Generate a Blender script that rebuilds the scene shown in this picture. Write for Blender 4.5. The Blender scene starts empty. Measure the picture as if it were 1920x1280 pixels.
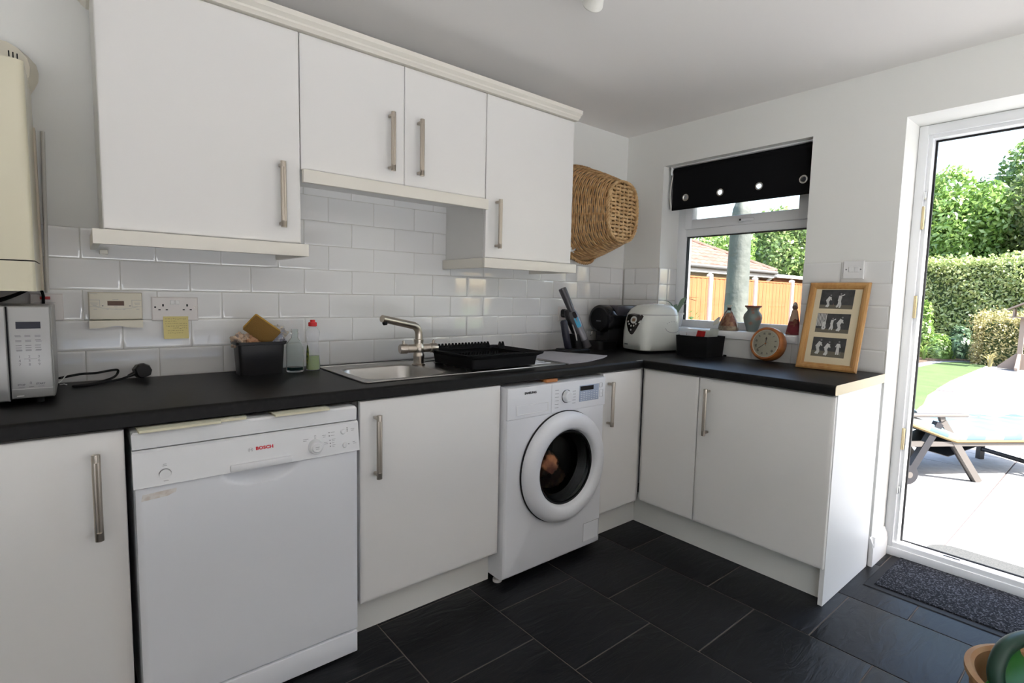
import bpy, bmesh, math, random
import numpy as np
from mathutils import Vector, Matrix
from mathutils.bvhtree import BVHTree

random.seed(7)
RNG = np.random.default_rng(7)
PI = math.pi
SC = bpy.context.scene
COL = SC.collection

# ------------------------------------------------------------------ camera
cam_data = bpy.data.cameras.new('camera')
cam = bpy.data.objects.new('camera', cam_data)
COL.objects.link(cam)
CAMPOS = Vector((-2.8204, -2.2524, 1.2261))
YAW, PITCH, ROLL = 0.6923, -0.0888, 0.0221
_f = Vector((math.sin(YAW) * math.cos(PITCH), math.cos(YAW) * math.cos(PITCH), math.sin(PITCH)))
_r = Vector((math.cos(YAW), -math.sin(YAW), 0))
_u = _r.cross(_f)
_R = math.cos(ROLL) * _r + math.sin(ROLL) * _u
_U = -math.sin(ROLL) * _r + math.cos(ROLL) * _u
m = Matrix.Identity(4)
for i in range(3):
    m[i][0] = _R[i]; m[i][1] = _U[i]; m[i][2] = -_f[i]; m[i][3] = CAMPOS[i]
cam.matrix_world = m
cam_data.sensor_width = 36.0
cam_data.lens = 984.24 / 1920 * 36.0
cam_data.clip_start = 0.02
cam_data.clip_end = 300
SC.camera = cam

# ------------------------------------------------------------------ world, sun, exposure
SUN_DIR = Vector((0.07, -0.68, 0.76)).normalized()      # towards the sun
world = bpy.data.worlds.new('sky'); SC.world = world
world.use_nodes = True
wn = world.node_tree.nodes; wl = world.node_tree.links
for n in list(wn): wn.remove(n)
sky = wn.new('ShaderNodeTexSky')
sky.sky_type = 'NISHITA'
sky.sun_disc = False
sky.sun_elevation = math.asin(SUN_DIR.z)
sky.sun_rotation = math.atan2(SUN_DIR.x, SUN_DIR.y)
sky.altitude = 50
sky.air_density = 1.3
sky.dust_density = 3.0
sky.ozone_density = 1.0
bg = wn.new('ShaderNodeBackground'); bg.inputs['Strength'].default_value = 0.20
wo = wn.new('ShaderNodeOutputWorld')
wl.new(sky.outputs[0], bg.inputs[0]); wl.new(bg.outputs[0], wo.inputs[0])

sun_d = bpy.data.lights.new('sun', 'SUN')
sun_d.energy = 6.2
sun_d.angle = math.radians(0.6)
sun_d.color = (1.0, 0.97, 0.92)
sun_o = bpy.data.objects.new('sun', sun_d); COL.objects.link(sun_o)
sun_o.rotation_euler = (-SUN_DIR).to_track_quat('-Z', 'Y').to_euler()
sun_o.location = (3, -6, 8)

vs = SC.view_settings
vs.view_transform = 'Standard'
vs.look = 'None'
vs.gamma = 1.0
vs.use_curve_mapping = False
vs.exposure = 1.96
SC.display_settings.display_device = 'sRGB'
SC.cycles.max_bounces = 9
SC.cycles.diffuse_bounces = 5
SC.cycles.glossy_bounces = 3
SC.cycles.transmission_bounces = 6
SC.cycles.transparent_max_bounces = 8
SC.cycles.sample_clamp_indirect = 8.0
SC.cycles.caustics_reflective = False
SC.cycles.caustics_refractive = False

# ------------------------------------------------------------------ materials
MATS = {}
def mat(name, col, rough=0.5, metal=0.0, spec=0.5, trans=0.0, ior=1.45, emit=None, estr=1.0,
        noise=None, bump=None, coat=0.0, alpha=1.0, rand=0.0, rough_noise=None, coords='Object', sheen=0.0):
    """noise=(scale, other_colour, lo, hi)  bump=(scale, strength, distance[, (sx,sy,sz)])"""
    if name in MATS: return MATS[name]
    m = bpy.data.materials.new(name); m.use_nodes = True
    nt = m.node_tree; N = nt.nodes; L = nt.links
    b = N['Principled BSDF']
    c = tuple(col) + (1.0,) if len(col) == 3 else tuple(col)
    b.inputs['Base Color'].default_value = c
    b.inputs['Roughness'].default_value = rough
    b.inputs['Metallic'].default_value = metal
    b.inputs['Specular IOR Level'].default_value = spec
    b.inputs['IOR'].default_value = ior
    b.inputs['Transmission Weight'].default_value = trans
    b.inputs['Coat Weight'].default_value = coat
    b.inputs['Coat Roughness'].default_value = 0.05
    b.inputs['Alpha'].default_value = alpha
    b.inputs['Sheen Weight'].default_value = sheen
    if emit:
        b.inputs['Emission Color'].default_value = tuple(emit) + (1.0,)
        b.inputs['Emission Strength'].default_value = estr
    tc = None
    def coord(scale=None):
        nonlocal tc
        if tc is None: tc = N.new('ShaderNodeTexCoord')
        if scale is None: return tc.outputs[coords]
        mp = N.new('ShaderNodeMapping'); mp.inputs['Scale'].default_value = scale
        L.new(tc.outputs[coords], mp.inputs['Vector'])
        return mp.outputs[0]
    src = None
    if noise:
        sc_, c2, lo, hi = noise[:4]
        nz = N.new('ShaderNodeTexNoise'); nz.inputs['Scale'].default_value = sc_
        nz.inputs['Detail'].default_value = 5
        L.new(coord(noise[4] if len(noise) > 4 else None), nz.inputs['Vector'])
        rp = N.new('ShaderNodeValToRGB')
        rp.color_ramp.elements[0].position = lo; rp.color_ramp.elements[0].color = c
        rp.color_ramp.elements[1].position = hi; rp.color_ramp.elements[1].color = tuple(c2) + (1.0,)
        L.new(nz.outputs['Fac'], rp.inputs[0])
        src = rp.outputs[0]
    if rand:
        oi = N.new('ShaderNodeObjectInfo')
        mr = N.new('ShaderNodeMapRange'); mr.inputs['To Min'].default_value = 1 - rand; mr.inputs['To Max'].default_value = 1 + rand
        L.new(oi.outputs['Random'], mr.inputs['Value'])
        hs = N.new('ShaderNodeHueSaturation')
        L.new(mr.outputs[0], hs.inputs['Value'])
        if src: L.new(src, hs.inputs['Color'])
        else: hs.inputs['Color'].default_value = c
        src = hs.outputs[0]
    if src: L.new(src, b.inputs['Base Color'])
    if bump:
        nb = N.new('ShaderNodeTexNoise'); nb.inputs['Scale'].default_value = bump[0]
        nb.inputs['Detail'].default_value = 6
        L.new(coord(bump[3] if len(bump) > 3 else None), nb.inputs['Vector'])
        bp = N.new('ShaderNodeBump'); bp.inputs['Strength'].default_value = bump[1]
        bp.inputs['Distance'].default_value = bump[2]
        L.new(nb.outputs['Fac'], bp.inputs['Height'])
        L.new(bp.outputs[0], b.inputs['Normal'])
        if rough_noise:
            mr = N.new('ShaderNodeMapRange')
            mr.inputs['To Min'].default_value = rough_noise[0]; mr.inputs['To Max'].default_value = rough_noise[1]
            L.new(nb.outputs['Fac'], mr.inputs['Value']); L.new(mr.outputs[0], b.inputs['Roughness'])
    MATS[name] = m
    return m

def leaf_mat(name, c1, c2, c3):
    """leaves: colour varies leaf by leaf, some light passes through"""
    if name in MATS: return MATS[name]
    m = bpy.data.materials.new(name); m.use_nodes = True
    nt = m.node_tree; N = nt.nodes; L = nt.links
    for n in list(N): N.remove(n)
    out = N.new('ShaderNodeOutputMaterial')
    at = N.new('ShaderNodeNewGeometry')
    rp = N.new('ShaderNodeValToRGB')
    rp.color_ramp.elements[0].color = tuple(c1) + (1,)
    e = rp.color_ramp.elements.new(0.5); e.color = tuple(c2) + (1,)
    rp.color_ramp.elements[-1].color = tuple(c3) + (1,)
    L.new(at.outputs['Random Per Island'], rp.inputs[0])
    d = N.new('ShaderNodeBsdfDiffuse'); t = N.new('ShaderNodeBsdfTranslucent')
    g = N.new('ShaderNodeBsdfGlossy'); g.inputs['Roughness'].default_value = 0.4
    L.new(rp.outputs[0], d.inputs[0]); L.new(rp.outputs[0], t.inputs[0])
    mx = N.new('ShaderNodeMixShader'); mx.inputs[0].default_value = 0.4
    L.new(d.outputs[0], mx.inputs[1]); L.new(t.outputs[0], mx.inputs[2])
    mx2 = N.new('ShaderNodeMixShader'); mx2.inputs[0].default_value = 0.06
    L.new(mx.outputs[0], mx2.inputs[1]); L.new(g.outputs[0], mx2.inputs[2])
    L.new(mx2.outputs[0], out.inputs[0])
    MATS[name] = m
    return m

def glass_mat(name, tint=(1, 1, 1), refl=0.08):
    """thin window glass: clear straight-through plus a fresnel reflection"""
    if name in MATS: return MATS[name]
    m = bpy.data.materials.new(name); m.use_nodes = True
    nt = m.node_tree; N = nt.nodes; L = nt.links
    for n in list(N): N.remove(n)
    out = N.new('ShaderNodeOutputMaterial')
    t = N.new('ShaderNodeBsdfTransparent'); t.inputs[0].default_value = tuple(tint) + (1,)
    g = N.new('ShaderNodeBsdfGlossy'); g.inputs['Roughness'].default_value = 0.0
    fr = N.new('ShaderNodeFresnel'); fr.inputs['IOR'].default_value = 1.45
    mx = N.new('ShaderNodeMixShader')
    L.new(fr.outputs[0], mx.inputs[0]); L.new(t.outputs[0], mx.inputs[1]); L.new(g.outputs[0], mx.inputs[2])
    L.new(mx.outputs[0], out.inputs[0])
    MATS[name] = m
    return m

def m_slate():
    m = mat('slate_tile', (0.0055, 0.0057, 0.0068), 0.40, spec=0.26, noise=(3.0, (0.0095, 0.010, 0.012), 0.35, 0.75), rand=0.18)
    N = m.node_tree.nodes; L = m.node_tree.links; b = N['Principled BSDF']
    tc = N.new('ShaderNodeTexCoord'); oi = N.new('ShaderNodeObjectInfo')
    ad = N.new('ShaderNodeVectorMath'); ad.operation = 'ADD'
    sc = N.new('ShaderNodeVectorMath'); sc.operation = 'SCALE'; sc.inputs['Scale'].default_value = 9.0
    L.new(oi.outputs['Location'], sc.inputs[0])
    L.new(tc.outputs['Object'], ad.inputs[0]); L.new(sc.outputs[0], ad.inputs[1])
    mp = N.new('ShaderNodeMapping'); mp.inputs['Scale'].default_value = (2.2, 8.0, 1.0)
    mp.inputs['Rotation'].default_value = (0, 0, 0.5)
    L.new(ad.outputs[0], mp.inputs['Vector'])
    n1 = N.new('ShaderNodeTexNoise'); n1.inputs['Scale'].default_value = 2.4; n1.inputs['Detail'].default_value = 7
    n1.inputs['Distortion'].default_value = 1.6
    L.new(mp.outputs[0], n1.inputs['Vector'])
    n2 = N.new('ShaderNodeTexNoise'); n2.inputs['Scale'].default_value = 45; n2.inputs['Detail'].default_value = 4
    L.new(tc.outputs['Object'], n2.inputs['Vector'])
    b1 = N.new('ShaderNodeBump'); b1.inputs['Strength'].default_value = 0.6; b1.inputs['Distance'].default_value = 0.006
    b2 = N.new('ShaderNodeBump'); b2.inputs['Strength'].default_value = 0.15; b2.inputs['Distance'].default_value = 0.002
    L.new(n1.outputs['Fac'], b1.inputs['Height']); L.new(n2.outputs['Fac'], b2.inputs['Height'])
    L.new(b1.outputs[0], b2.inputs['Normal']); L.new(b2.outputs[0], b.inputs['Normal'])
    return m

# plain palette
PAINT = mat('wall_paint', (0.80, 0.80, 0.775), 0.75, spec=0.25, bump=(140, 0.05, 0.001))
CEIL = mat('ceiling_paint', (0.82, 0.80, 0.78), 0.85, spec=0.2, bump=(120, 0.05, 0.001))
TILE = mat('white_glazed_tile', (0.79, 0.79, 0.785), 0.06, spec=0.7, rand=0.02, bump=(4, 0.02, 0.002), coat=0.4)
GROUT = mat('grout', (0.60, 0.59, 0.56), 0.9)
SLATE = m_slate()
FGROUT = mat('floor_grout', (0.13, 0.105, 0.09), 0.9)
DOORW = mat('cabinet_white', (0.78, 0.765, 0.745), 0.34, spec=0.4, bump=(25, 0.02, 0.001))
CARC = mat('carcass_white', (0.76, 0.75, 0.73), 0.45)
TRIMW = mat('cream_trim', (0.77, 0.735, 0.66), 0.4)
PLINTH = mat('plinth_white', (0.74, 0.735, 0.70), 0.45)
WTOP = mat('black_laminate', (0.006, 0.0058, 0.006), 0.42, spec=0.20, noise=(60, (0.011, 0.0105, 0.0105), 0.45, 0.8), bump=(260, 0.12, 0.0006))
WEND = mat('pale_worktop_edge', (0.80, 0.68, 0.46), 0.5)
APPL = mat('appliance_white', (0.76, 0.77, 0.80), 0.3, coat=0.15)
APPL2 = mat('appliance_white_plastic', (0.74, 0.745, 0.755), 0.32)
NICK = mat('brushed_nickel', (0.52, 0.465, 0.40), 0.30, metal=1.0, bump=(30, 0.06, 0.0005, (40, 40, 1)))
STEEL = mat('stainless_steel', (0.43, 0.415, 0.395), 0.28, metal=1.0, bump=(60, 0.03, 0.0005))
CHROME = mat('chrome', (0.8, 0.8, 0.8), 0.08, metal=1.0)
BLK = mat('black_plastic', (0.010, 0.010, 0.011), 0.38, spec=0.4)
BLKM = mat('black_matt', (0.008, 0.008, 0.009), 0.75, spec=0.2)
BLKG = mat('black_gloss', (0.007, 0.007, 0.009), 0.14)
RUB = mat('black_rubber', (0.012, 0.012, 0.013), 0.65, spec=0.3)
UPVC = mat('white_upvc', (0.82, 0.83, 0.85), 0.25)
GLASS = glass_mat('window_glass')
INK = mat('grey_print', (0.16, 0.16, 0.17), 0.6)
INKL = mat('pale_grey_print', (0.40, 0.40, 0.41), 0.6)
CREAM = mat('cream_plastic', (0.72, 0.675, 0.52), 0.14)
ALMOND = mat('almond_plastic', (0.70, 0.655, 0.545), 0.4)
SOCKW = mat('socket_white', (0.74, 0.70, 0.68), 0.3)

# ------------------------------------------------------------------ mesh helpers
def box(bm, x0, x1, y0, y1, z0, z1, bev=0.0, seg=2):
    x0, x1 = min(x0, x1), max(x0, x1); y0, y1 = min(y0, y1), max(y0, y1); z0, z1 = min(z0, z1), max(z0, z1)
    r = bmesh.ops.create_cube(bm, size=1.0)
    vsn = r['verts']
    for v in vsn:
        v.co.x = x0 + (v.co.x + .5) * (x1 - x0); v.co.y = y0 + (v.co.y + .5) * (y1 - y0); v.co.z = z0 + (v.co.z + .5) * (z1 - z0)
    if bev > 0:
        bev = min(bev, 0.49 * min(x1 - x0, y1 - y0, z1 - z0))
        es = list({e for v in vsn for e in v.link_edges})
        bmesh.ops.bevel(bm, geom=es, offset=bev, segments=seg, affect='EDGES', profile=0.5)
    return bm

def _frame(d):
    d = d.normalized()
    a = Vector((0, 0, 1)) if abs(d.z) < 0.9 else Vector((1, 0, 0))
    s = d.cross(a).normalized(); t = d.cross(s).normalized()
    return s, t

def ring(bm, c, s, t, ra, rb, n):
    return [bm.verts.new(c + s * (ra * math.cos(2 * PI * i / n)) + t * (rb * math.sin(2 * PI * i / n))) for i in range(n)]

def bridge(bm, r0, r1):
    n = len(r0)
    for i in range(n):
        bm.faces.new((r0[i], r0[(i + 1) % n], r1[(i + 1) % n], r1[i]))

def tube(bm, pts, r, n=10, cap=True, closed=False):
    pts = [Vector(p) for p in pts]
    rs = r if isinstance(r, (list, tuple)) else [r] * len(pts)
    rings = []; s = t = None
    for i, p in enumerate(pts):
        if closed: d = pts[(i + 1) % len(pts)] - pts[i - 1]
        else: d = pts[min(i + 1, len(pts) - 1)] - pts[max(i - 1, 0)]
        d.normalize()
        if s is None: s, t = _frame(d)
        else:
            s = (s - d * s.dot(d)).normalized(); t = d.cross(s).normalized()
        rings.append(ring(bm, p, s, t, rs[i], rs[i], n))
    for i in range(len(rings) - 1): bridge(bm, rings[i], rings[i + 1])
    if closed: bridge(bm, rings[-1], rings[0])
    elif cap:
        bm.faces.new(list(reversed(rings[0]))); bm.faces.new(rings[-1])
    return bm

def cyl(bm, p0, p1, r0, r1=None, n=24, cap=True):
    return tube(bm, [p0, p1], [r0, r0 if r1 is None else r1], n, cap)

def lathe(bm, prof, c=(0, 0, 0), axis='z', n=40, sx=1.0, sy=1.0, cap0=False, cap1=False):
    """prof = [(r, h)]; revolves about axis through c"""
    c = Vector(c)
    ax = {'x': (Vector((1, 0, 0)), Vector((0, 1, 0)), Vector((0, 0, 1))),
          'y': (Vector((0, 1, 0)), Vector((0, 0, 1)), Vector((1, 0, 0))),
          'z': (Vector((0, 0, 1)), Vector((1, 0, 0)), Vector((0, 1, 0)))}[axis]
    rings = []
    for r, h in prof:
        if r <= 1e-6: rings.append([bm.verts.new(c + ax[0] * h)])
        else: rings.append(ring(bm, c + ax[0] * h, ax[1], ax[2], r * sx, r * sy, n))
    for a, b in zip(rings, rings[1:]):
        if len(a) == 1 and len(b) == 1: continue
        if len(a) == 1:
            for i in range(n): bm.faces.new((a[0], b[i], b[(i + 1) % n]))
        elif len(b) == 1:
            for i in range(n): bm.faces.new((a[i], a[(i + 1) % n], b[0]))
        else: bridge(bm, a, b)
    if cap0 and len(rings[0]) > 1: bm.faces.new(list(reversed(rings[0])))
    if cap1 and len(rings[-1]) > 1: bm.faces.new(rings[-1])
    return bm

def prism(bm, poly, f):
    """poly: 2-D points; f = two functions (front, back) mapping (a, b) -> 3-D point"""
    a = [bm.verts.new(Vector(f[0](*p))) for p in poly]; b = [bm.verts.new(Vector(f[1](*p))) for p in poly]
    bm.faces.new(a); bm.faces.new(list(reversed(b)))
    n = len(poly)
    for i in range(n): bm.faces.new((a[i], b[i], b[(i + 1) % n], a[(i + 1) % n]))
    return bm

def rrect(w, h, r, k=5):
    """rounded rectangle outline centred on 0"""
    o = []
    for cx, cy, a0 in ((w / 2 - r, h / 2 - r, 0), (-w / 2 + r, h / 2 - r, 90), (-w / 2 + r, -h / 2 + r, 180), (w / 2 - r, -h / 2 + r, 270)):
        for i in range(k + 1):
            a = math.radians(a0 + 90 * i / k); o.append((cx + r * math.cos(a), cy + r * math.sin(a)))
    return o

def loft(bm, loops, cap0=True, cap1=True):
    rs = [[bm.verts.new(Vector(p)) for p in lp] for lp in loops]
    for a, b in zip(rs, rs[1:]): bridge(bm, a, b)
    if cap0: bm.faces.new(list(reversed(rs[0])))
    if cap1: bm.faces.new(rs[-1])
    return bm

def slab(bm, mp, u0, u1, w0, w1, steps):
    """stack of rectangles (depth, inset); mp(u, w, d) -> point.  A door leaf or a tile with soft front edges"""
    loops = []
    for d, ins in steps:
        loops.append([mp(u0 + ins, w0 + ins, d), mp(u1 - ins, w0 + ins, d), mp(u1 - ins, w1 - ins, d), mp(u0 + ins, w1 - ins, d)])
    return loft(bm, loops)

BACK = lambda u, w, d: (u, -d, w)          # faces -y (the tiled wall run)
RIGHT = lambda u, w, d: (-d, u, w)         # faces -x (the window wall run)

STUFF = {'panel_print', 'indicator_lights', 'programme_print', 'print', 'knob_print', 'display_print', 'button_outlines', 'handwriting', 'sounder_slots', 'holes', 'buttons', 'screws', 'side_print',
         'woven_side', 'stakes', 'woven_base', 'base_slats', 'rim', 'base_border', 'carrying_handle', 'stems', 'panel_line', 'flap_gap', 'maker_emblem', 'screen_slats', 'drip_grate', 'figure', 'grout'}
def finish(bm, smooth=True, ang=35):
    bmesh.ops.recalc_face_normals(bm, faces=bm.faces[:])
    if smooth:
        a = math.radians(ang)
        for f in bm.faces: f.smooth = True
        for e in bm.edges:
            e.smooth = not (len(e.link_faces) != 2 or e.calc_face_angle(0) > a)

def root_matrix(p):
    M = Matrix.Identity(4)
    while p is not None:
        M = Matrix.LocRotScale(p.location, p.rotation_euler.to_quaternion(), p.scale) @ M
        p = p.parent
    return M

def add(name, bm, mt, parent=None, world=True, smooth=True, label=None, ang=35):
    finish(bm, smooth, ang)
    me = bpy.data.meshes.new(name)
    if parent is not None and world: bm.transform(root_matrix(parent).inverted())
    bm.to_mesh(me); bm.free()
    for mm in (mt if isinstance(mt, (list, tuple)) else [mt]): me.materials.append(mm)
    o = bpy.data.objects.new(name, me); COL.objects.link(o)
    if parent is not None: o.parent = parent
    if label: o['label'] = label
    if name in STUFF: o['kind'] = 'stuff'
    return o

def thing(name, loc, label, cat, group=None, rot=(0, 0, 0)):
    o = bpy.data.objects.new(name, None); COL.objects.link(o)
    o.location = loc; o.rotation_euler = rot; o.empty_display_size = 0.05
    o['label'] = label; o['category'] = cat
    if group: o['group'] = group
    return o

def solo(name, bm, mt, label, cat, group=None, smooth=True, ang=35):
    zs = [v.co for v in bm.verts]
    c = Vector(((min(v.x for v in zs) + max(v.x for v in zs)) / 2, (min(v.y for v in zs) + max(v.y for v in zs)) / 2, min(v.z for v in zs)))
    bm.transform(Matrix.Translation(-c))
    o = add(name, bm, mt, None, True, smooth, None, ang); o.location = c
    o['label'] = label; o['category'] = cat
    if group: o['group'] = group
    return o

def struct(name, bm, mt, smooth=False, label=None):
    o = add(name, bm, mt, None, True, smooth)
    o['kind'] = 'structure'
    if label: o['label'] = label
    return o

def copy_obj(src, parent, loc, rot=None, name=None):
    c = src.copy(); COL.objects.link(c)
    if name: c.name = name
    c.parent = parent; c.location = loc
    if rot is not None: c.rotation_euler = rot
    return c

def text(name, s, size, M, mt, parent, bold=0.0, align='CENTER', spacing=1.0, extr=0.0002, xs=1.0):
    """flat lettering; M maps the text plane (x right, y up, z out) into the world"""
    cu = bpy.data.curves.new(name, 'FONT'); cu.body = s; cu.size = size; cu.align_x = align; cu.align_y = 'CENTER'
    cu.extrude = extr; cu.offset = bold; cu.space_character = spacing; cu.resolution_u = 3
    t = bpy.data.objects.new(name, cu); COL.objects.link(t)
    bpy.context.view_layer.update()
    me = bpy.data.meshes.new_from_object(t.evaluated_get(bpy.context.evaluated_depsgraph_get()))
    bpy.data.objects.remove(t)
    me.transform(M @ Matrix.Diagonal((xs, 1, 1, 1)))
    if parent is not None: me.transform(root_matrix(parent).inverted())
    me.materials.clear(); me.materials.append(mt)
    o = bpy.data.objects.new(name, me); COL.objects.link(o)
    if parent is not None: o.parent = parent
    return o

def MY(x, y, z):        # text plane facing -y
    return Matrix.Translation((x, y, z)) @ Matrix.Rotation(PI / 2, 4, 'X')
def MXn(x, y, z):       # text plane facing -x (reads towards -y)
    return Matrix.Translation((x, y, z)) @ Matrix.Rotation(-PI / 2, 4, 'Z') @ Matrix.Rotation(PI / 2, 4, 'X')

def B(): return bmesh.new()
# ================================================================== the room
XL, YF, ZC = -4.5, -3.5, 2.2635          # left wall, wall behind the camera, ceiling
ZO, RH, TP, TX0 = 0.9053, 0.102, 0.2059, -1.9818
T = 0.008                                  # tile thickness: tile faces lie on y=0 / x=0
WY0, WY1, WZ0, WZ1 = -1.131, -0.275, 1.005, 2.036     # window opening
DY0, DY1, DZ1 = -2.42, -1.513, 2.037                   # door opening
FX = 0.19                                  # inner face of window and door frames
WT = 0.30                                  # outer wall thickness

bm = B(); box(bm, XL - .2, WT, YF - .2, 0.3, -0.12, -0.0022)
floor = struct('floor', bm, FGROUT, label='dark slate tiled kitchen floor')
bm = B(); box(bm, XL - .2, WT, YF - .2, 0.3, ZC, ZC + .12)
struct('ceiling', bm, CEIL, label='white painted kitchen ceiling')
bm = B(); box(bm, XL - .2, WT, T, 0.3, -0.1, ZC)
wall_back = struct('wall_back', bm, PAINT, label='white tiled wall behind the sink')
bm = B(); box(bm, XL - .2, XL, YF, T, -0.1, ZC)
struct('wall_left', bm, PAINT)
# wall behind the camera with an unseen window, added to let in fill light
bm = B()
FW = (-4.35, -0.5, 0.22, 2.10)
box(bm, XL - .2, FW[0], YF - .2, YF, -0.1, ZC); box(bm, FW[1], WT, YF - .2, YF, -0.1, ZC)
box(bm, FW[0], FW[1], YF - .2, YF, -0.1, FW[2]); box(bm, FW[0], FW[1], YF - .2, YF, FW[3], ZC)
wall_front = struct('wall_front', bm, PAINT)
w2 = bpy.data.objects.new('fill_light_window', None); COL.objects.link(w2); w2['kind'] = 'structure'
w2.location = (-2.4, YF - .1, FW[2])
bm = B()
for x in (FW[0], -2.92, -1.93, FW[1] - .05): box(bm, x, x + .05, YF - .14, YF - .08, FW[2], FW[3])
box(bm, FW[0], FW[1], YF - .14, YF - .08, FW[2], FW[2] + .05); box(bm, FW[0], FW[1], YF - .14, YF - .08, FW[3] - .05, FW[3])
add('window_frame', bm, UPVC, w2)
bm = B(); box(bm, XL - .5, WT + .5, YF - 2.3, YF - .2, ZC + .03, ZC + .12)  # unseen roof, added to block sun and sky at the rear window
ev = struct('light_block_roof', bm, mat('grey_block_roof', (.46, .46, .47), .8), label='unseen roof added behind the camera to keep out sun and sky light')

# wall with window and door
bm = B()
x0, x1 = T, WT
box(bm, x0, x1, WY1, 0.3, -0.1, ZC)
box(bm, x0, x1, WY0, WY1, -0.1, WZ0)
box(bm, x0, x1, WY0, WY1, WZ1, ZC)
box(bm, x0, x1, DY1, WY0, -0.1, ZC)
box(bm, x0, x1, DY0, DY1, DZ1, ZC)
box(bm, x0, x1, YF, DY0, -0.1, ZC)
bmesh.ops.remove_doubles(bm, verts=bm.verts[:], dist=1e-5)
wall_right = struct('wall_right', bm, PAINT, label='white wall with the window and the garden door')

# ---- wall tiles, each one a piece of its wall
_tile_cache = {}
def tile(parent, mp, u0, u1, w0, w1, origin, rotz=0.0, chk=True):
    g = 0.0011
    w, h = round(u1 - u0 - 2 * g, 4), round(w1 - w0 - 2 * g, 4)
    if w < .006 or h < .006: return
    key = (w, h)
    if key not in _tile_cache:
        bm = B()
        slab(bm, BACK, -w / 2, w / 2, -h / 2, h / 2, [(-T, 0), (-.0026, 0), (-.0014, .0006), (-.0009, .0018), (-.0001, .0065), (0, .0085)])
        finish(bm, True, 50); me = bpy.data.meshes.new('tile'); bm.to_mesh(me); bm.free(); me.materials.append(TILE)
        _tile_cache[key] = me
    o = bpy.data.objects.new('tile', _tile_cache[key]); COL.objects.link(o)
    o.parent = parent; o.location = mp((u0 + u1) / 2, (w0 + w1) / 2); o.rotation_euler = (0, 0, rotz)

def course(parent, mp, a, b, r, off, rotz=0.0, zlo=None, zhi=None):
    """one course of tiles between a and b with joints at off + k*pitch"""
    z0 = ZO + r * RH if zlo is None else zlo
    z1 = ZO + (r + 1) * RH if zhi is None else zhi
    k = math.floor((a - off) / TP)
    u = a
    while u < b - 1e-6:
        k += 1
        v = min(off + k * TP, b)
        if v - u > .006: tile(parent, mp, u, v, z0, z1, None, rotz)
        u = max(v, u)
mpb = lambda u, w: (u, 0, w)
for r in range(8):
    off = TX0 + (0 if r % 2 == 0 else TP / 2)
    if r < 5: course(wall_back, mpb, -3.42, -0.0005, r, off)
    else: course(wall_back, mpb, -2.22, -1.385, r, off)
mpr = lambda u, w: (0, u, w)
RZ = -PI / 2
for r in range(5):
    off = -0.094 if r % 2 == 0 else -0.187 - .004
    course(wall_right, mpr, WY1, -0.0085, r, off, RZ)
    course(wall_right, mpr, DY1, WY0, r, -1.301 if r % 2 == 0 else -1.301 - TP / 2, RZ)
course(wall_right, mpr, WY0, WY1, 0, -1.10, RZ)
# tiled reveal at the left of the window
mpv = lambda u, w: (u, WY1 - T, w)
for r in range(1, 5):
    course(wall_right, mpv, 0.001, FX - .002, r, 0.09 if r % 2 else .30, 0, zlo=(1.052 if r == 1 else None))
# grout behind the tiles
def groutsheet(parent, bm): 
    o = add('grout', bm, GROUT, parent, smooth=False)
bm = B(); box(bm, -3.42, 0, .0022, T + .001, ZO - .04, ZO + 5 * RH); box(bm, -2.22, -1.385, .0022, T + .001, ZO + 5 * RH, ZO + 8 * RH)
groutsheet(wall_back, bm)
bm = B(); box(bm, .0022, T + .001, WY1, -.0022, ZO - .04, ZO + 5 * RH); box(bm, .0022, T + .001, DY1, WY0, ZO - .04, ZO + 5 * RH)
box(bm, .0022, T + .001, WY0, WY1, ZO - .04, WZ0); box(bm, .001, FX, WY1 - T + .0022, WY1 + .001, 1.05, ZO + 5 * RH)
groutsheet(wall_right, bm)

# ---- floor tiles (square slate, half-bond along each strip)
FPX, FPY, FXO, FYO = 0.4080, 0.4055, -0.378, -0.742
_ft = {}
def floor_tile(x0, x1, y0, y1):
    g = .0022
    w, h = round(x1 - x0 - 2 * g, 4), round(y1 - y0 - 2 * g, 4)
    if w < .02 or h < .02: return
    if (w, h) not in _ft:
        bm = B()
        mp = lambda u, v, d: (u, v, d)
        slab(bm, mp, -w / 2, w / 2, -h / 2, h / 2, [(-.007, 0), (-.0012, 0), (-.0003, .0008), (0, .0025)])
        finish(bm, True, 60); me = bpy.data.meshes.new('floor_tile'); bm.to_mesh(me); bm.free(); me.materials.append(SLATE)
        _ft[(w, h)] = me
    o = bpy.data.objects.new('floor_tile', _ft[(w, h)]); COL.objects.link(o)
    o.parent = floor; o.location = ((x0 + x1) / 2, (y0 + y1) / 2, 0)
for k in range(-1, 12):
    xa = FXO - FPX * k; xb = xa + FPX                       # strip between xa and xb
    if xb < XL: break
    xa2, xb2 = max(xa, XL), xb
    yo = FYO if k % 2 == 1 else FYO - FPY / 2
    if k == 0: yo = -0.945 + FPY
    j = -3
    while True:
        y1 = yo - FPY * j; y0 = y1 - FPY; j += 1
        if y1 < YF: break
        if y0 > -0.02: continue
        ya, yb = max(y0, YF), min(y1, 0)
        if k == -1: 
            xb2 = FX
        if k == -1:
            # right-most strip: stops at the wall except in the doorway
            if yb <= DY0 or ya >= DY1: floor_tile(xa2, 0, ya, yb)
            else:
                yt, ybm = min(yb, DY1), max(ya, DY0)
                floor_tile(xa2, FX, ybm, yt)
                if yb > DY1: floor_tile(xa2, 0, DY1, yb)
                if ya < DY0: floor_tile(xa2, 0, ya, DY0)
        else:
            floor_tile(xa2, xb2, ya, yb)

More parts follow.
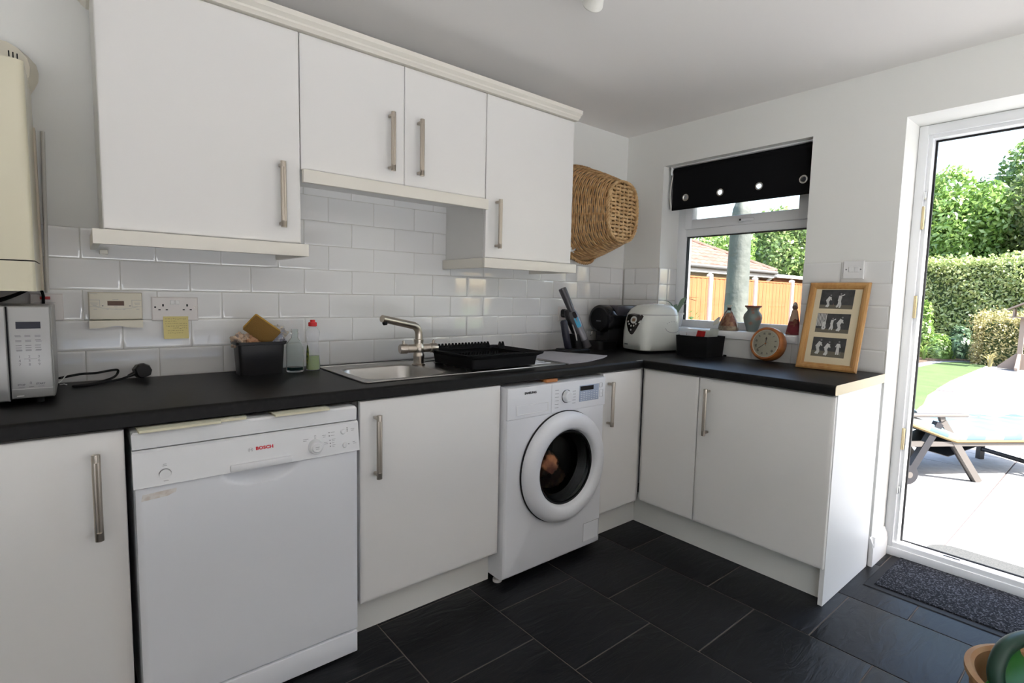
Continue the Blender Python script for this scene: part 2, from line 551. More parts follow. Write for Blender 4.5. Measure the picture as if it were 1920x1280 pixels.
# ================================================================== window
win = bpy.data.objects.new('window_1', None); COL.objects.link(win); win['kind'] = 'structure'
win['label'] = 'white plastic framed window with a narrow opening light above a fixed pane'
win.location = (FX, (WY0 + WY1) / 2, WZ0)
TR0, TR1 = 1.615, 1.665     # transom
def member(bm, y0, y1, z0, z1, xa=FX, xb=FX + .07, b=.008):
    e = .0012 if (y1 - y0) > (z1 - z0) else 0.0       # rails sit a hair behind the stiles
    box(bm, xa + e, xb - e, y0 + e, y1 - e, z0 + e * .5, z1 - e * .5, b)
bm = B()
member(bm, WY1 - .065, WY1, 1.03, WZ1); member(bm, WY0, WY0 + .065, 1.03, WZ1)
member(bm, WY0, WY1, WZ1 - .06, WZ1); member(bm, WY0, WY1, 1.03, 1.092); member(bm, WY0 + .05, WY1 - .05, TR0, TR1)
add('window_frame', bm, UPVC, win)
bm = B()       # opening light (top-hung sash)
a, b, c, d = WY0 + .062, WY1 - .055, TR1 - .004, WZ1 - .055
xa, xb = FX - .014, FX + .05
member(bm, b - .055, b, c, d, xa, xb); member(bm, a, a + .055, c, d, xa, xb); member(bm, a, b, c, c + .06, xa, xb); member(bm, a, b, d - .055, d, xa, xb)
sash = add('sash', bm, UPVC, win)
bm = B(); box(bm, FX + .028, FX + .034, a + .05, b - .05, c + .055, d - .05); add('pane', bm, GLASS, sash, smooth=False)
bm = B(); box(bm, FX + .036, FX + .042, WY0 + .06, WY1 - .06, 1.088, TR0 + .005); add('pane', bm, GLASS, win, smooth=False)
bm = B()       # dark glazing gasket lines
for y0, y1, z0, z1 in ((WY1 - .069, WY1 - .065, 1.092, TR0), (WY0 + .065, WY0 + .069, 1.092, TR0), (WY0 + .065, WY1 - .065, TR0 - .004, TR0)):
    box(bm, FX + .01, FX + .036, y0, y1, z0, z1)
add('gasket', bm, RUB, win, smooth=False)
bm = B()       # espagnolette handle lying along the sash rail
hy = -0.715
box(bm, xa - .010, xa, hy - .045, hy + .03, c + .012, c + .036, .004)
box(bm, xa - .030, xa - .010, hy - .010, hy + .012, c + .012, c + .036, .005)
box(bm, xa - .034, xa - .018, hy - .075, hy + .010, c + .014, c + .032, .006)
h = add('window_handle', bm, UPVC, sash)
bm = B(); cyl(bm, (xa - .0345, hy + .002, c + .024), (xa - .0305, hy + .002, c + .024), .006, n=12); add('key_hole', bm, BLK, sash)
bm = B(); box(bm, -.012, FX + .01, WY0 + .001, WY1 - .001, WZ0 + .002, 1.050, .006)
add('window_sill', bm, UPVC, win)
bm = B(); box(bm, WT - .02, WT + .1, WY0 - .05, WY1 + .05, 0.99, 1.03, .01); add('outer_sill', bm, UPVC, win)

# ================================================================== garden door
door = bpy.data.objects.new('door_1', None); COL.objects.link(door); door['kind'] = 'structure'
door['label'] = 'white plastic garden door frame with the door swung outwards'
door.location = (FX, (DY0 + DY1) / 2, 0)
FO = FX + .01
bm = B()
box(bm, FO, FO + .06, DY1 - .038, DY1, 0.0, DZ1, .006); box(bm, FO + .012, FO + .065, DY1 - .054, DY1 - .03, 0.05, DZ1 - .03, .004)
box(bm, FO, FO + .06, DY0, DY0 + .038, 0.0, DZ1, .006); box(bm, FO + .012, FO + .065, DY0 + .03, DY0 + .054, 0.05, DZ1 - .03, .004)
box(bm, FO + .001, FO + .059, DY0 + .001, DY1 - .001, DZ1 - .045, DZ1 - .0005, .006); box(bm, FO + .013, FO + .064, DY0 + .002, DY1 - .002, DZ1 - .062, DZ1 - .041, .004)
add('door_frame', bm, UPVC, door)
bm = B()
box(bm, FO - .004, FO + .02, DY0 + .001, DY1 - .001, 0.0, 0.042, .003); box(bm, FO + .004, FO + .052, DY0 + .0015, DY1 - .0015, 0.001, 0.066, .004)
box(bm, FO + .05, FO + .10, DY0 + .002, DY1 - .002, -.02, 0.050, .004)
add('threshold', bm, UPVC, door, label='white weathered door threshold')
bm = B()       # black weather seal round the opening
box(bm, FO + .058, FO + .068, DY1 - .062, DY1 - .053, 0.05, DZ1 - .06); box(bm, FO + .058, FO + .068, DY0 + .053, DY0 + .062, 0.05, DZ1 - .06)
box(bm, FO + .058, FO + .068, DY0 + .053, DY1 - .053, DZ1 - .070, DZ1 - .061); box(bm, FO + .098, FO + .108, DY0 + .05, DY1 - .05, 0.030, 0.054)
add('weather_seal', bm, RUB, door, smooth=False)
for z in (1.62, 1.21, 0.30 + .28):
    bm = B(); box(bm, FO + .002, FO + .012, DY1 - .048, DY1 - .034, z - .05, z + .05, .002)
    cyl(bm, (FO + .004, DY1 - .041, z - .052), (FO + .004, DY1 - .041, z + .052), .006, n=10)
    add('hinge', bm, mat('brass', (0.75, 0.62, 0.38), 0.25, metal=1.0), door)
for z in (1.72, 0.33):
    bm = B(); box(bm, FO - .001, FO + .012, DY1 - .047, DY1 - .037, z - .018, z + .018, .002); add('keep', bm, CHROME, door)
bm = B(); box(bm, FO + .03, FO + .036, -1.80, -1.74, .0655, .069, .001); add('keep', bm, BLK, door)
# the leaf, swung right round outside
lf = bpy.data.objects.new('door_leaf', None); COL.objects.link(lf); lf.parent = door
lf.location = (FO + .115 - door.location.x, DY1 + .004 - door.location.y, 0); lf.rotation_euler = (0, 0, math.radians(128))
LW, LH = 0.80, 1.95
bm = B()
for y0, y1, z0, z1 in ((-LW, -LW + .1, .06, LH), (-.1, 0, .06, LH), (-LW, 0, .06, .2), (-LW, 0, LH - .1, LH), (-LW, 0, .85, .95)):
    box(bm, -.03, .03, y0, y1, z0, z1, .006)
add('leaf_frame', bm, UPVC, lf, world=False)
bm = B(); box(bm, -.005, .005, -LW + .09, -.09, .94, LH - .09); add('leaf_pane', bm, GLASS, lf, world=False, smooth=False)
bm = B(); box(bm, -.01, .01, -LW + .09, -.09, .19, .86); add('leaf_panel', bm, UPVC, lf, world=False)

# skirting block wrapping into the door reveal
bm = B()
prof = [(0, 0), (.018, 0), (.018, .085), (.015, .095), (.016, .105), (.010, .118), (.006, .13), (0, .135)]
loops = []
for x, sgn in ((-.0175, 0), (FO, 0)):
    loops.append([(x, DY1 - d, z) for d, z in prof])
loft(bm, loops)
loops = []
for y in (DY1 - .0175, -1.478):
    loops.append([(T - .0001 - d, y, z) for d, z in prof])
loft(bm, loops)
struct('baseboard_right', bm, mat('gloss_white', (0.80, 0.80, 0.80), 0.25), smooth=True, label='white skirting board at the corner of the door reveal')
# ================================================================== cabinets
DF = 0.605                                  # door faces, back run
SOFT = lambda d: [(d - .018, 0), (d - .006, 0), (d - .004, .0015), (d - .0022, .005), (d - .0006, .011), (d, .017)]

def make_handle_mesh():
    bm = B()
    for z in (-.1, .1):
        s = 1 if z > 0 else -1
        box(bm, -.0075, .0075, -.036, 0.0, z - .008 if s > 0 else z - .002, z + .002 if s > 0 else z + .008, .002)
        # collars
        cyl(bm, (0, -.032, z - .011), (0, -.032, z + .008) if s > 0 else (0, -.032, z + .011), .0092, n=16)
    cyl(bm, (0, -.032, -.108), (0, -.032, -.09), .0092, n=16)
    cyl(bm, (-.0035, -.032, -.1), (-.0035, -.032, .1), .0062, n=14)
    cyl(bm, (.0040, -.034, -.1), (.0040, -.034, .1), .0050, n=14)
    finish(bm); me = bpy.data.meshes.new('handle'); bm.to_mesh(me); bm.free(); me.materials.append(NICK)
    return me
HANDLE = make_handle_mesh()
def handle(parent, x, y, z, rz=0.0):
    o = bpy.data.objects.new('handle', HANDLE); COL.objects.link(o); o.parent = parent
    M = root_matrix(parent).inverted() @ Matrix.Translation((x, y, z))
    o.location = M.translation; o.rotation_euler = (0, 0, rz); o['label'] = 'brushed nickel bar handle'

def leaf(parent, mp, u0, u1, w0, w1, d):
    bm = B(); slab(bm, mp, u0, u1, w0, w1, SOFT(d))
    return add('door', bm, DOORW, parent, ang=25)

# left base unit (mostly out of the picture)
t = thing('base_cabinet', (-3.04, -.3, 0), 'white base cabinet with a bar handle left of the dishwasher', 'cabinet')
bm = B(); box(bm, -3.34, -2.742, -.585, -.02, .15, .862); add('body', bm, CARC, t, smooth=False)
d = leaf(t, BACK, -3.338, -2.741, .148, .858, DF); handle(d, -2.80, -DF, .704)
bm = B(); box(bm, -3.34, -2.742, -.53, -.51, 0.001, .148); add('plinth', bm, PLINTH, t, smooth=False)

# sink unit
t = thing('base_cabinet', (-1.805, -.3, 0), 'white base cabinet under the sink between dishwasher and washing machine', 'cabinet')
bm = B(); box(bm, -2.105, -2.087, -.585, -.02, .15, .862); box(bm, -1.523, -1.505, -.585, -.02, .15, .862)
box(bm, -2.105, -1.505, -.585, -.02, .15, .168); box(bm, -2.105, -1.505, -.03, -.02, .15, .862); box(bm, -2.105, -1.505, -.584, -.575, .80, .862)
add('body', bm, CARC, t, smooth=False)
d = leaf(t, BACK, -2.106, -1.506, .148, .8585, DF); handle(d, -2.052, -DF, .704)
bm = B(); box(bm, -2.125, -1.4985, -.53, -.512, 0.001, .150); add('plinth', bm, PLINTH, t, smooth=False)

# corner unit, back run: one narrow door right of the washing machine
t = thing('corner_cabinet', (-.7, -.3, 0), 'narrow white corner cabinet door with a handle right of the washing machine', 'cabinet')
bm = B(); box(bm, -.872, -.54, -.585, -.02, .15, .862); add('body', bm, CARC, t, smooth=False)
d = leaf(t, BACK, -.872, -.572, .150, .8565, DF); handle(d, -.837, -DF, .708)
bm = B(); box(bm, -.872, -.47, -.532, -.514, 0.001, .150); add('plinth', bm, PLINTH, t, smooth=False)

# window-side run
RF = 0.570
t = thing('corner_cabinet', (-.28, -.77, 0), 'plain white handleless corner door left of the end cabinet', 'cabinet')
bm = B(); box(bm, -.55, -.02, -.925, -.60, .15, .862); add('body', bm, CARC, t, smooth=False)
leaf(t, RIGHT, -.926, -.618, .158, .8575, RF)
t = thing('base_cabinet', (-.28, -1.21, 0), 'white end base cabinet with a handle under the clock and picture frame', 'cabinet')
bm = B(); box(bm, -.55, -.02, -1.492, -.929, .15, .862); add('body', bm, CARC, t, smooth=False)
d = leaf(t, RIGHT, -1.509, -.930, .158, .8575, RF); handle(d, -RF, -.983, .704, -PI / 2)
bm = B(); box(bm, -.495, -.477, -1.4935, -.533, 0.001, .158)
solo('plinth', bm, PLINTH, 'long white plinth board under the window-side cabinets', 'plinth', smooth=False)
bm = B(); box(bm, -.552, -.030, -1.5125, -1.4945, 0.001, .8645, .001)
solo('end_panel', bm, mat('end_panel_white', (0.80, 0.80, 0.80), 0.35), 'tall white end panel closing the cabinets beside the garden door', 'panel', smooth=False)

# ---- worktop: two lengths meeting at the inner corner, cut out for the sink
bm = B()
WZA, WZB = 0.8655, 0.9053
SX0, SX1, SY0, SY1 = -2.035, -1.66, -.505, -.135       # cut-out over the bowl
def wt_profile(front):        # (distance from wall, z) - rolled front edge
    r = .012
    pr = [(0.001, WZA), (front - .004, WZA), (front, WZA + .004), (front, WZB - r)]
    for i in range(1, 6):
        a = i / 5 * PI / 2; pr.append((front - r + r * math.cos(a), WZB - r + r * math.sin(a)))
    pr.append((0.001, WZB)); return pr
def runx(xa, xb, pr): loft(bm, [[(xa, -d, z) for d, z in pr], [(xb, -d, z) for d, z in pr]])
PB = wt_profile(.620)
runx(-3.36, SX0, PB); runx(SX1, -.0015, [(min(d, .60), z) for d, z in PB] if False else PB)
pf = [(-SY0, WZA)] + PB[1:-1] + [(-SY0, WZB)]
runx(SX0, SX1, pf)
runx(SX0, SX1, [(.001, WZA), (-SY1, WZA), (-SY1, WZB), (.001, WZB)])
PR = wt_profile(.590)
loft(bm, [[(-d, -.60, z) for d, z in PR], [(-d, -1.5135, z) for d, z in PR]])
wt = thing('worktop', (-1.2, -.3, WZA), 'black laminate L-shaped worktop', 'worktop')
add('worktop_slab', bm, WTOP, wt)
bm = B(); loft(bm, [[(-d, -1.5137, z) for d, z in PR], [(-d, -1.5155, z) for d, z in PR]]); add('end_edging', bm, WEND, wt, label='pale wood-coloured raw end edge')
bm = B(); box(bm, -.640, -.592, -.6225, -.6150, .9045, .9068, .0008); add('joint_strip', bm, STEEL, wt)

# ---- wall units
UF = 0.330; UD = .31
def wall_unit(name, label, x0, x1, z0, z1, doors, pel=None, hinge=None):
    t = thing(name, ((x0 + x1) / 2, -.15, z0), label, 'wall cabinet')
    bm = B(); box(bm, x0, x1, -UD, -.0005, z0, z1); add('body', bm, CARC, t, smooth=False)
    for a, b, hx in doors:
        d = leaf(t, BACK, a, b, z0 - .002, z1 - .004, UF)
        handle(d, hx[0], -UF, hx[1])
    return t
ZT = 2.108
t = wall_unit('wall_cabinet', 'large white wall cabinet left of the sink with one handle', -2.754, -2.2015, 1.390, ZT, [(-2.7535, -2.2015, (-2.268, 1.548))])
bm = B(); box(bm, -2.780, -2.183, -.352, -.332, 1.344, 1.3865, .002); box(bm, -2.780, -2.762, -.332, -.01, 1.344, 1.3865, .002); box(bm, -2.201, -2.183, -.332, -.01, 1.344, 1.3865, .002)
add('pelmet', bm, TRIMW, t); 
bm = B(); box(bm, -2.757, -2.735, -.05, -.01, 1.33, 1.344, .002); add('bracket', bm, TRIMW, t)
t = wall_unit('wall_cabinet', 'short white two-door wall cabinet bridging above the sink', -2.1985, -1.397, 1.648, ZT, [(-2.1985, -1.7985, (-1.863, 1.801)), (-1.7965, -1.397, (-1.738, 1.801))])
bm = B(); box(bm, -2.199, -1.396, -.352, -.332, 1.600, 1.6445, .002); add('pelmet', bm, TRIMW, t)
t = wall_unit('wall_cabinet', 'tall white wall cabinet beside the wicker basket', -1.394, -.842, 1.392, ZT, [(-1.393, -.842, (-1.336, 1.543))])
bm = B(); box(bm, -1.414, -.824, -.352, -.332, 1.344, 1.3885, .002); box(bm, -1.414, -1.396, -.332, -.001, 1.344, 1.3885, .002); box(bm, -.842, -.824, -.332, -.001, 1.344, 1.3885, .002)
add('pelmet', bm, TRIMW, t)
# cornice along the tops
bm = B()
pr = [(.30, 2.1085), (.338, 2.1085), (.340, 2.112), (.350, 2.118), (.352, 2.124), (.366, 2.134), (.368, 2.150), (.30, 2.150)]
loft(bm, [[(-2.79, -d, z) for d, z in pr], [(-.828, -d, z) for d, z in pr]])
loft(bm, [[(-2.754 - (d - .33), -.31, z) for d, z in pr], [(-2.754 - (d - .33), -.002, z) for d, z in pr]])
loft(bm, [[(-.86 + (d - .33), -.31, z) for d, z in pr], [(-.86 + (d - .33), -.002, z) for d, z in pr]])
solo('cornice', bm, TRIMW, 'cream cornice moulding running along the tops of the wall cabinets', 'moulding')
# ================================================================== dishwasher
def rects(bm, mp, lst, d0, d1):
    for u0, u1, w0, w1 in lst:
        p, q = mp(u0, w0, d0), mp(u1, w1, d1); box(bm, p[0], q[0], p[1], q[1], p[2], q[2])
    return bm
dw = thing('dishwasher', (-2.43, -.3, 0), 'white freestanding dishwasher with a red maker name on its panel', 'dishwasher')
X0, X1 = -2.728, -2.128
bm = B(); box(bm, X0 + .003, X1 - .003, -.600, -.03, .03, .80, .004); add('body', bm, APPL, dw)
bm = B(); slab(bm, lambda u, w, d: (u, -.02 - (w - .02) , d), X0, X1, .02, .628, [(.806, .004), (.808, .001), (.846, 0.0), (.852, .004), (.854, .010)])
add('top', bm, APPL2, dw)
bm = B()   # sloping control panel
loft(bm, [[(X0, -.600, .708), (X0, -.642, .708), (X0, -.640, .716), (X0, -.628, .798), (X0, -.622, .803), (X0, -.600, .803)],
          [(X1 + .004, -.600, .708), (X1 + .004, -.642, .708), (X1 + .004, -.640, .716), (X1 + .004, -.628, .798), (X1 + .004, -.622, .803), (X1 + .004, -.600, .803)]])
cp = add('control_panel', bm, APPL2, dw)
PY = lambda z: -.640 + (z - .716) * (.012 / .082)       # panel surface
bm = B(); box(bm, -2.506, -2.338, -.648, -.636, .709, .729, .0035); add('handle_lip', bm, APPL2, cp)
bm = B()   # door front, pressed in under the handle
NX, NZ = 72, 64
z0, z1 = .090, .705; xa, xb = X0 + .004, X1 - .001
g = {}
for i in range(NX + 1):
    for j in range(NZ + 1):
        x = xa + (xb - xa) * i / NX; z = z0 + (z1 - z0) * (j / NZ) ** .55
        e = ((x + 2.42) / .105) ** 2 + ((z - .712) / .050) ** 2
        dep = .040 * max(0, 1 - e) ** .7 if e < 1 else 0
        edge = min(x - xa, xb - x, z - z0)
        y = -.634 + dep + (.004 * (1 - edge / .004) if edge < .004 else 0)
        g[i, j] = bm.verts.new((x, y, z))
for i in range(NX):
    for j in range(NZ): bm.faces.new((g[i, j], g[i + 1, j], g[i + 1, j + 1], g[i, j + 1]))
fr = [g[i, 0] for i in range(NX + 1)] + [g[NX, j] for j in range(1, NZ + 1)] + [g[i, NZ] for i in range(NX - 1, -1, -1)] + [g[0, j] for j in range(NZ - 1, 0, -1)]
bk = [bm.verts.new((v.co.x, -.601, v.co.z)) for v in fr]
bridge(bm, fr, bk)
dd = add('door', bm, APPL, dw, ang=50)
bm = B(); prism(bm, [(-2.7125, .671), (-2.655, .6745), (-2.636, .682), (-2.634, .692), (-2.71, .688)], (lambda a, b: (a, -.6346, b), lambda a, b: (a, -.6338, b)))
add('sticker_residue', bm, mat('sticker_residue', (0.62, 0.55, 0.50), 0.8, noise=(60, (0.72, 0.69, 0.66), .4, .6)), dd, label='brownish torn sticker residue')
bm = B(); box(bm, X0 + .005, X1 - .002, -.634, -.600, .008, .083, .004); add('kick_plate', bm, APPL, dw)
bm = B(); cyl(bm, (-2.659, PY(.736) - .004, .736), (-2.659, PY(.736) + .01, .736), .0125, n=28); add('power_button', bm, APPL2, cp)
bm = B(); lathe(bm, [(.0145, 0), (.0145, .0012), (.0128, .0012), (.0128, 0)], (-2.659, PY(.736) - .001, .736), 'y', 32); add('button_ring', bm, INKL, cp)
bm = B(); lathe(bm, [(.0, -.020), (.013, -.020), (.015, -.0185), (.016, -.016), (.0195, -.016), (.0215, -.012), (.023, 0.006)], (-2.266, PY(.742), .742), 'y', 40); add('programme_knob', bm, APPL2, cp)
bm = B(); rects(bm, BACK, [(-2.272, -2.260, .7435, .745), (-2.271, -2.261, .738, .7395)], -PY(.742) + .0200, -PY(.742) + .0205); add('knob_print', bm, INKL, cp)
for x, z in ((-2.176, .775), (-2.1725, .7315)):
    bm = B(); lathe(bm, [(0, -.006), (.006, -.005), (.0085, -.001), (.0085, .006)], (x, PY(z), z), 'y', 20); add('button', bm, APPL2, cp)
bm = B()
for k, (x, z, w) in enumerate(((-2.302, .768, .016), (-2.302, .763, .010), (-2.268, .775, .006), (-2.268, .771, .006), (-2.268, .767, .005), (-2.243, .772, .012), (-2.241, .767, .008), (-2.238, .750, .010), (-2.238, .745, .012),
        (-2.216, .778, .013), (-2.216, .768, .012), (-2.214, .756, .012), (-2.214, .7515, .009), (-2.214, .745, .008), (-2.213, .738, .010), (-2.213, .733, .007),
        (-2.150, .780, .012), (-2.148, .775, .008), (-2.146, .738, .008), (-2.144, .733, .010), (-2.664, .757, .010), (-2.663, .761, .008), (-2.663, .712 + .006, .011))):
    y = PY(z); box(bm, x, x + w, y - .0006, y + .001, z - .0007, z + .0007)
add('panel_print', bm, INKL, cp, smooth=False)
bm = B()
for x, z in ((-2.221, .778), (-2.221, .768), (-2.2195, .754), (-2.219, .7445), (-2.219, .7355), (-2.162, .785), (-2.162, .780), (-2.162, .775), (-2.159, .7335)):
    y = PY(z); cyl(bm, (x, y - .0008, z), (x, y + .001, z), .0017, n=10)
add('indicator_lights', bm, INK, cp)
tilt = Matrix.Rotation(math.atan2(.012, .082), 4, 'X')
text('maker_name', 'BOSCH', .0125, Matrix.Translation((-2.4125, PY(.764) - .0006, .764)) @ Matrix.Rotation(PI / 2 - math.atan2(.012, .082), 4, 'X'), mat('red_print', (0.62, 0.02, 0.04), 0.5), cp, bold=.0006, spacing=1.05, xs=1.15)
bm = B(); lathe(bm, [(.0056, -.0008), (.0066, -.0008)], (-2.4505, PY(.763), .763), 'y', 24)
box(bm, -2.4545, -2.4465, PY(.763) - .0008, PY(.763), .7622, .7638); box(bm, -2.4545, -2.4532, PY(.763) - .0008, PY(.763), .7595, .7665); box(bm, -2.4478, -2.4465, PY(.763) - .0008, PY(.763), .7595, .7665)
add('maker_emblem', bm, INKL, cp)

# booklets pushed into the gap on top of the dishwasher
PAPER = mat('cream_paper', (0.70, 0.69, 0.55), 0.7)
for (x0, x1, y, z, rz, lab) in ((-2.715, -2.530, -.648, .8545, .03, 'wide cream booklet lying on the dishwasher lid at its left end'),
                                (-2.520, -2.455, -.632, .8545, -.05, 'small cream leaflet on the dishwasher lid beside the wide booklet'),
                                (-2.386, -2.226, -.650, .8545, .01, 'cream booklet lying on the dishwasher lid at its right end')):
    t = thing('booklet', ((x0 + x1) / 2, y + .1, z), lab, 'booklet', rot=(0, 0, rz))
    bm = B(); w = (x1 - x0) / 2
    box(bm, -w, w, -.1, .1, .0006, .0066); add('pages', bm, mat('page_edges', (0.66, 0.63, 0.48), 0.8), t, world=False, smooth=False)
    bm = B(); box(bm, -w - .002, w + .002, -.102, .102, 0.0001, .0006, .0002); box(bm, -w - .002, w + .002, -.102, .102, .0066, .0074, .0002); add('cover', bm, PAPER, t, world=False, smooth=False)

# ================================================================== washing machine
wm = thing('washing_machine', (-1.193, -.33, 0), 'white front-loading washing machine with a round glass door', 'washing machine')
X0, X1, YB, YFm, ZB, ZTm = -1.497, -.888, -.06, -.630, .030, .849
bm = B()
cx, cz, rh = -1.166, .466, .178
prof = rrect(X1 - X0, ZTm - ZB, .014, 5)
mx, mz = (X0 + X1) / 2, (ZB + ZTm) / 2
n = 72
def outl(a, ins):      # ray from door centre to rounded-rect outline
    w, h = X1 - X0 - 2 * ins, ZTm - ZB - 2 * ins
    dx, dz = math.cos(a), math.sin(a); tt = 1e9
    if dx > 1e-9: tt = min(tt, (mx + w / 2 - cx) / dx)
    if dx < -1e-9: tt = min(tt, (mx - w / 2 - cx) / dx)
    if dz > 1e-9: tt = min(tt, (mz + h / 2 - cz) / dz)
    if dz < -1e-9: tt = min(tt, (mz - h / 2 - cz) / dz)
    return cx + dx * tt, cz + dz * tt
angs = [2 * PI * i / n for i in range(n)]
for sx in (X0, X1):
    for sz in (ZB, ZTm): angs.append(math.atan2(sz - cz, sx - cx) % (2 * PI))
angs = sorted(angs)
loops = [[(cx + rh * math.cos(a), YFm + .012, cz + rh * math.sin(a)) for a in angs],
         [(cx + rh * math.cos(a), YFm, cz + rh * math.sin(a)) for a in angs],
         [(outl(a, .016)[0], YFm, outl(a, .016)[1]) for a in angs],
         [(outl(a, .009)[0], YFm + .0025, outl(a, .009)[1]) for a in angs],
         [(outl(a, .003)[0], YFm + .009, outl(a, .003)[1]) for a in angs],
         [(outl(a, 0)[0], YFm + .020, outl(a, 0)[1]) for a in angs],
         [(outl(a, 0)[0], YB, outl(a, 0)[1]) for a in angs]]
loft(bm, loops, cap0=False, cap1=True)
body = add('body', bm, APPL, wm, ang=25)
bm = B(); lathe(bm, [(rh + .004, YFm + .010), (rh - .02, YFm + .05), (.21, YFm + .09), (.21, YFm + .40), (0, YFm + .42)], (cx, 0, cz), 'y', 48)
add('drum', bm, mat('dark_drum', (0.035, 0.035, 0.037), 0.35, metal=.7), wm)
# control fascia with a soft lower edge line
bm = B(); slab(bm, BACK, X0 + .004, X1 - .004, .7135, .8455, [(.618, 0), (.631, 0), (.6325, .0015), (.633, .004)]); fas = add('fascia', bm, APPL, wm)
bm = B(); box(bm, -1.2475, -1.2462, -.6335, -.632, .716, .843); add('drawer_joint', bm, INKL, fas, smooth=False)
bm = B()   # drawer front with its finger recess
loops = []
for ins, d in ((0, .6334), (.004, .6345), (.010, .6322), (.022, .6290)):
    loops.append([(-1.447 + ins * 1.2, -d, .7285 + ins * .5), (-1.262 - ins * 1.2, -d, .7285 + ins * .5), (-1.262 - ins * 1.2, -d, .7695 - ins * .4), (-1.447 + ins * 1.2, -d, .7695 - ins * .1)])
loft(bm, loops, cap0=False); add('drawer_pull', bm, APPL2, fas)
kx, kz = -1.156, .7815
bm = B(); lathe(bm, [(0, -.024), (.020, -.023), (.0235, -.020), (.0255, -.010), (.0265, 0)], (kx, -.633, kz), 'y', 40); add('programme_knob', bm, APPL, fas)
bm = B(); lathe(bm, [(.0268, -.003), (.0295, -.002), (.0300, .002)], (kx, -.633, kz), 'y', 40); add('knob_ring', bm, mat('smoke_chrome', (0.18, 0.19, 0.21), 0.2, metal=.9), fas)
bm = B(); box(bm, -1.072, -.941, -.6345, -.632, .746, .8205, .002); disp = add('display_panel', bm, mat('blue_grey_panel', (0.36, 0.42, 0.54), 0.25), fas)
bm = B(); box(bm, -1.068, -.979, -.6352, -.6340, .7965, .8165); add('screen', bm, BLKG, disp, smooth=False)
bm = B()
for i in range(7):
    for j in range(5):
        box(bm, -1.064 + i * .0172, -1.064 + i * .0172 + .010, -.6350, -.634, .752 + j * .0085, .7535 + j * .0085)
add('display_print', bm, mat('white_print', (0.75, 0.77, 0.8), 0.5), disp, smooth=False)
bm = B()
for x, z, w, h in ((-.926, .811, .020, .020), (-.922, .772, .022, .034)):
    for a in range(2):
        box(bm, x - w / 2, x + w / 2, -.6340, -.6328, z - h / 2 + a * (h - .001), z - h / 2 + a * (h - .001) + .001)
        box(bm, x - w / 2 + a * (w - .001), x - w / 2 + a * (w - .001) + .001, -.6340, -.6328, z - h / 2, z + h / 2)
box(bm, -.926, -.921, -.634, -.6328, .8105, .8115); box(bm, -.923, -.921, -.634, -.6328, .770, .774)
add('button_outlines', bm, INKL, fas, smooth=False)
bm = B()
for j in range(6):
    box(bm, -1.226, -1.226 + .022, -.6336, -.6328, .813 - j * .0155, .8145 - j * .0155)
    if j > 0: box(bm, -1.116, -1.116 + .020, -.6336, -.6328, .812 - j * .0135, .8135 - j * .0135)
add('programme_print', bm, INK, fas, smooth=False)
text('maker_name', 'SAMSUNG', .0125, MY(-1.370, -.6337, .8185), mat('dark_print', (0.03, 0.03, 0.035), .5), fas, bold=.0007, spacing=1.0, xs=1.15)
bm = B(); slab(bm, BACK, -1.010, -.905, .062, .150, [(.622, 0), (.6298, 0), (.6308, .0012)]); add('filter_flap', bm, APPL, wm)
bm = B(); box(bm, -1.0125, -1.010, -.6306, -.629, .062, .1525); box(bm, -1.0125, -.9025, -.6306, -.629, .150, .1525); box(bm, -.905, -.9025, -.6306, -.629, .062, .1525); add('flap_gap', bm, INKL, wm, smooth=False)
for x in (-1.474, -.93):
    for y in (-.565 if x < -1.2 else -.5, -.12):
        bm = B(); cyl(bm, (x, y, 0.0005), (x, y, .012), .020, n=16); cyl(bm, (x, y, .012), (x, y, .034), .008, n=10); add('foot', bm, SOCKW, wm)
# door
bm = B(); lathe(bm, [(.249, -.6302), (.2525, -.632), (.2535, -.637), (.2495, -.6395)], (cx, 0, cz), 'y', 80); add('door_gap', bm, RUB, wm)
bm = B(); lathe(bm, [(.2495, -.636), (.2500, -.650), (.2460, -.662), (.236, -.672), (.220, -.679), (.203, -.681), (.187, -.679), (.177, -.674), (.172, -.667), (.168, -.655), (.162, -.645)], (cx, 0, cz), 'y', 96)
wd = add('door', bm, APPL, wm, ang=60)
bm = B(); lathe(bm, [(.168, -.656), (.164, -.658), (.160, -.656), (.160, -.648)], (cx, 0, cz), 'y', 72); add('door_seal', bm, RUB, wd)
bm = B(); lathe(bm, [(.162, -.652), (.155, -.652), (.145, -.640), (.134, -.600), (.120, -.570), (.0, -.560)], (cx, 0, cz), 'y', 64)
add('door_glass', bm, mat('door_glass', (0.85, 0.87, 0.9), 0.02, trans=1.0, ior=1.3), wd)
bm = B()       # the wash
rr = random.Random(3)
for k in range(26):
    a = rr.uniform(PI * 0.95, PI * 1.75); r = rr.uniform(.03, .15)
    p = Vector((cx - .01 + r * math.cos(a), -.52 + rr.uniform(-.03, .05), cz + .03 + r * math.sin(a)))
    q = bmesh.ops.create_icosphere(bm, subdivisions=3, radius=rr.uniform(.03, .055))
    for v in q['verts']:
        nn = v.co.normalized(); v.co *= 1 + .22 * math.sin(9 * nn.x + k) * math.cos(11 * nn.z + 2 * k) + .1 * math.sin(17 * nn.y + k); v.co.y *= .7; v.co += p
lau = thing('laundry', (cx - .05, -.5, cz - .1), 'orange-brown laundry inside the washing machine drum', 'laundry')
add('crumpled_cloth', bm, mat('rust_cloth', (0.50, 0.21, 0.10), 0.9, noise=(14, (0.22, 0.085, 0.055), .4, .6)), lau, ang=180)

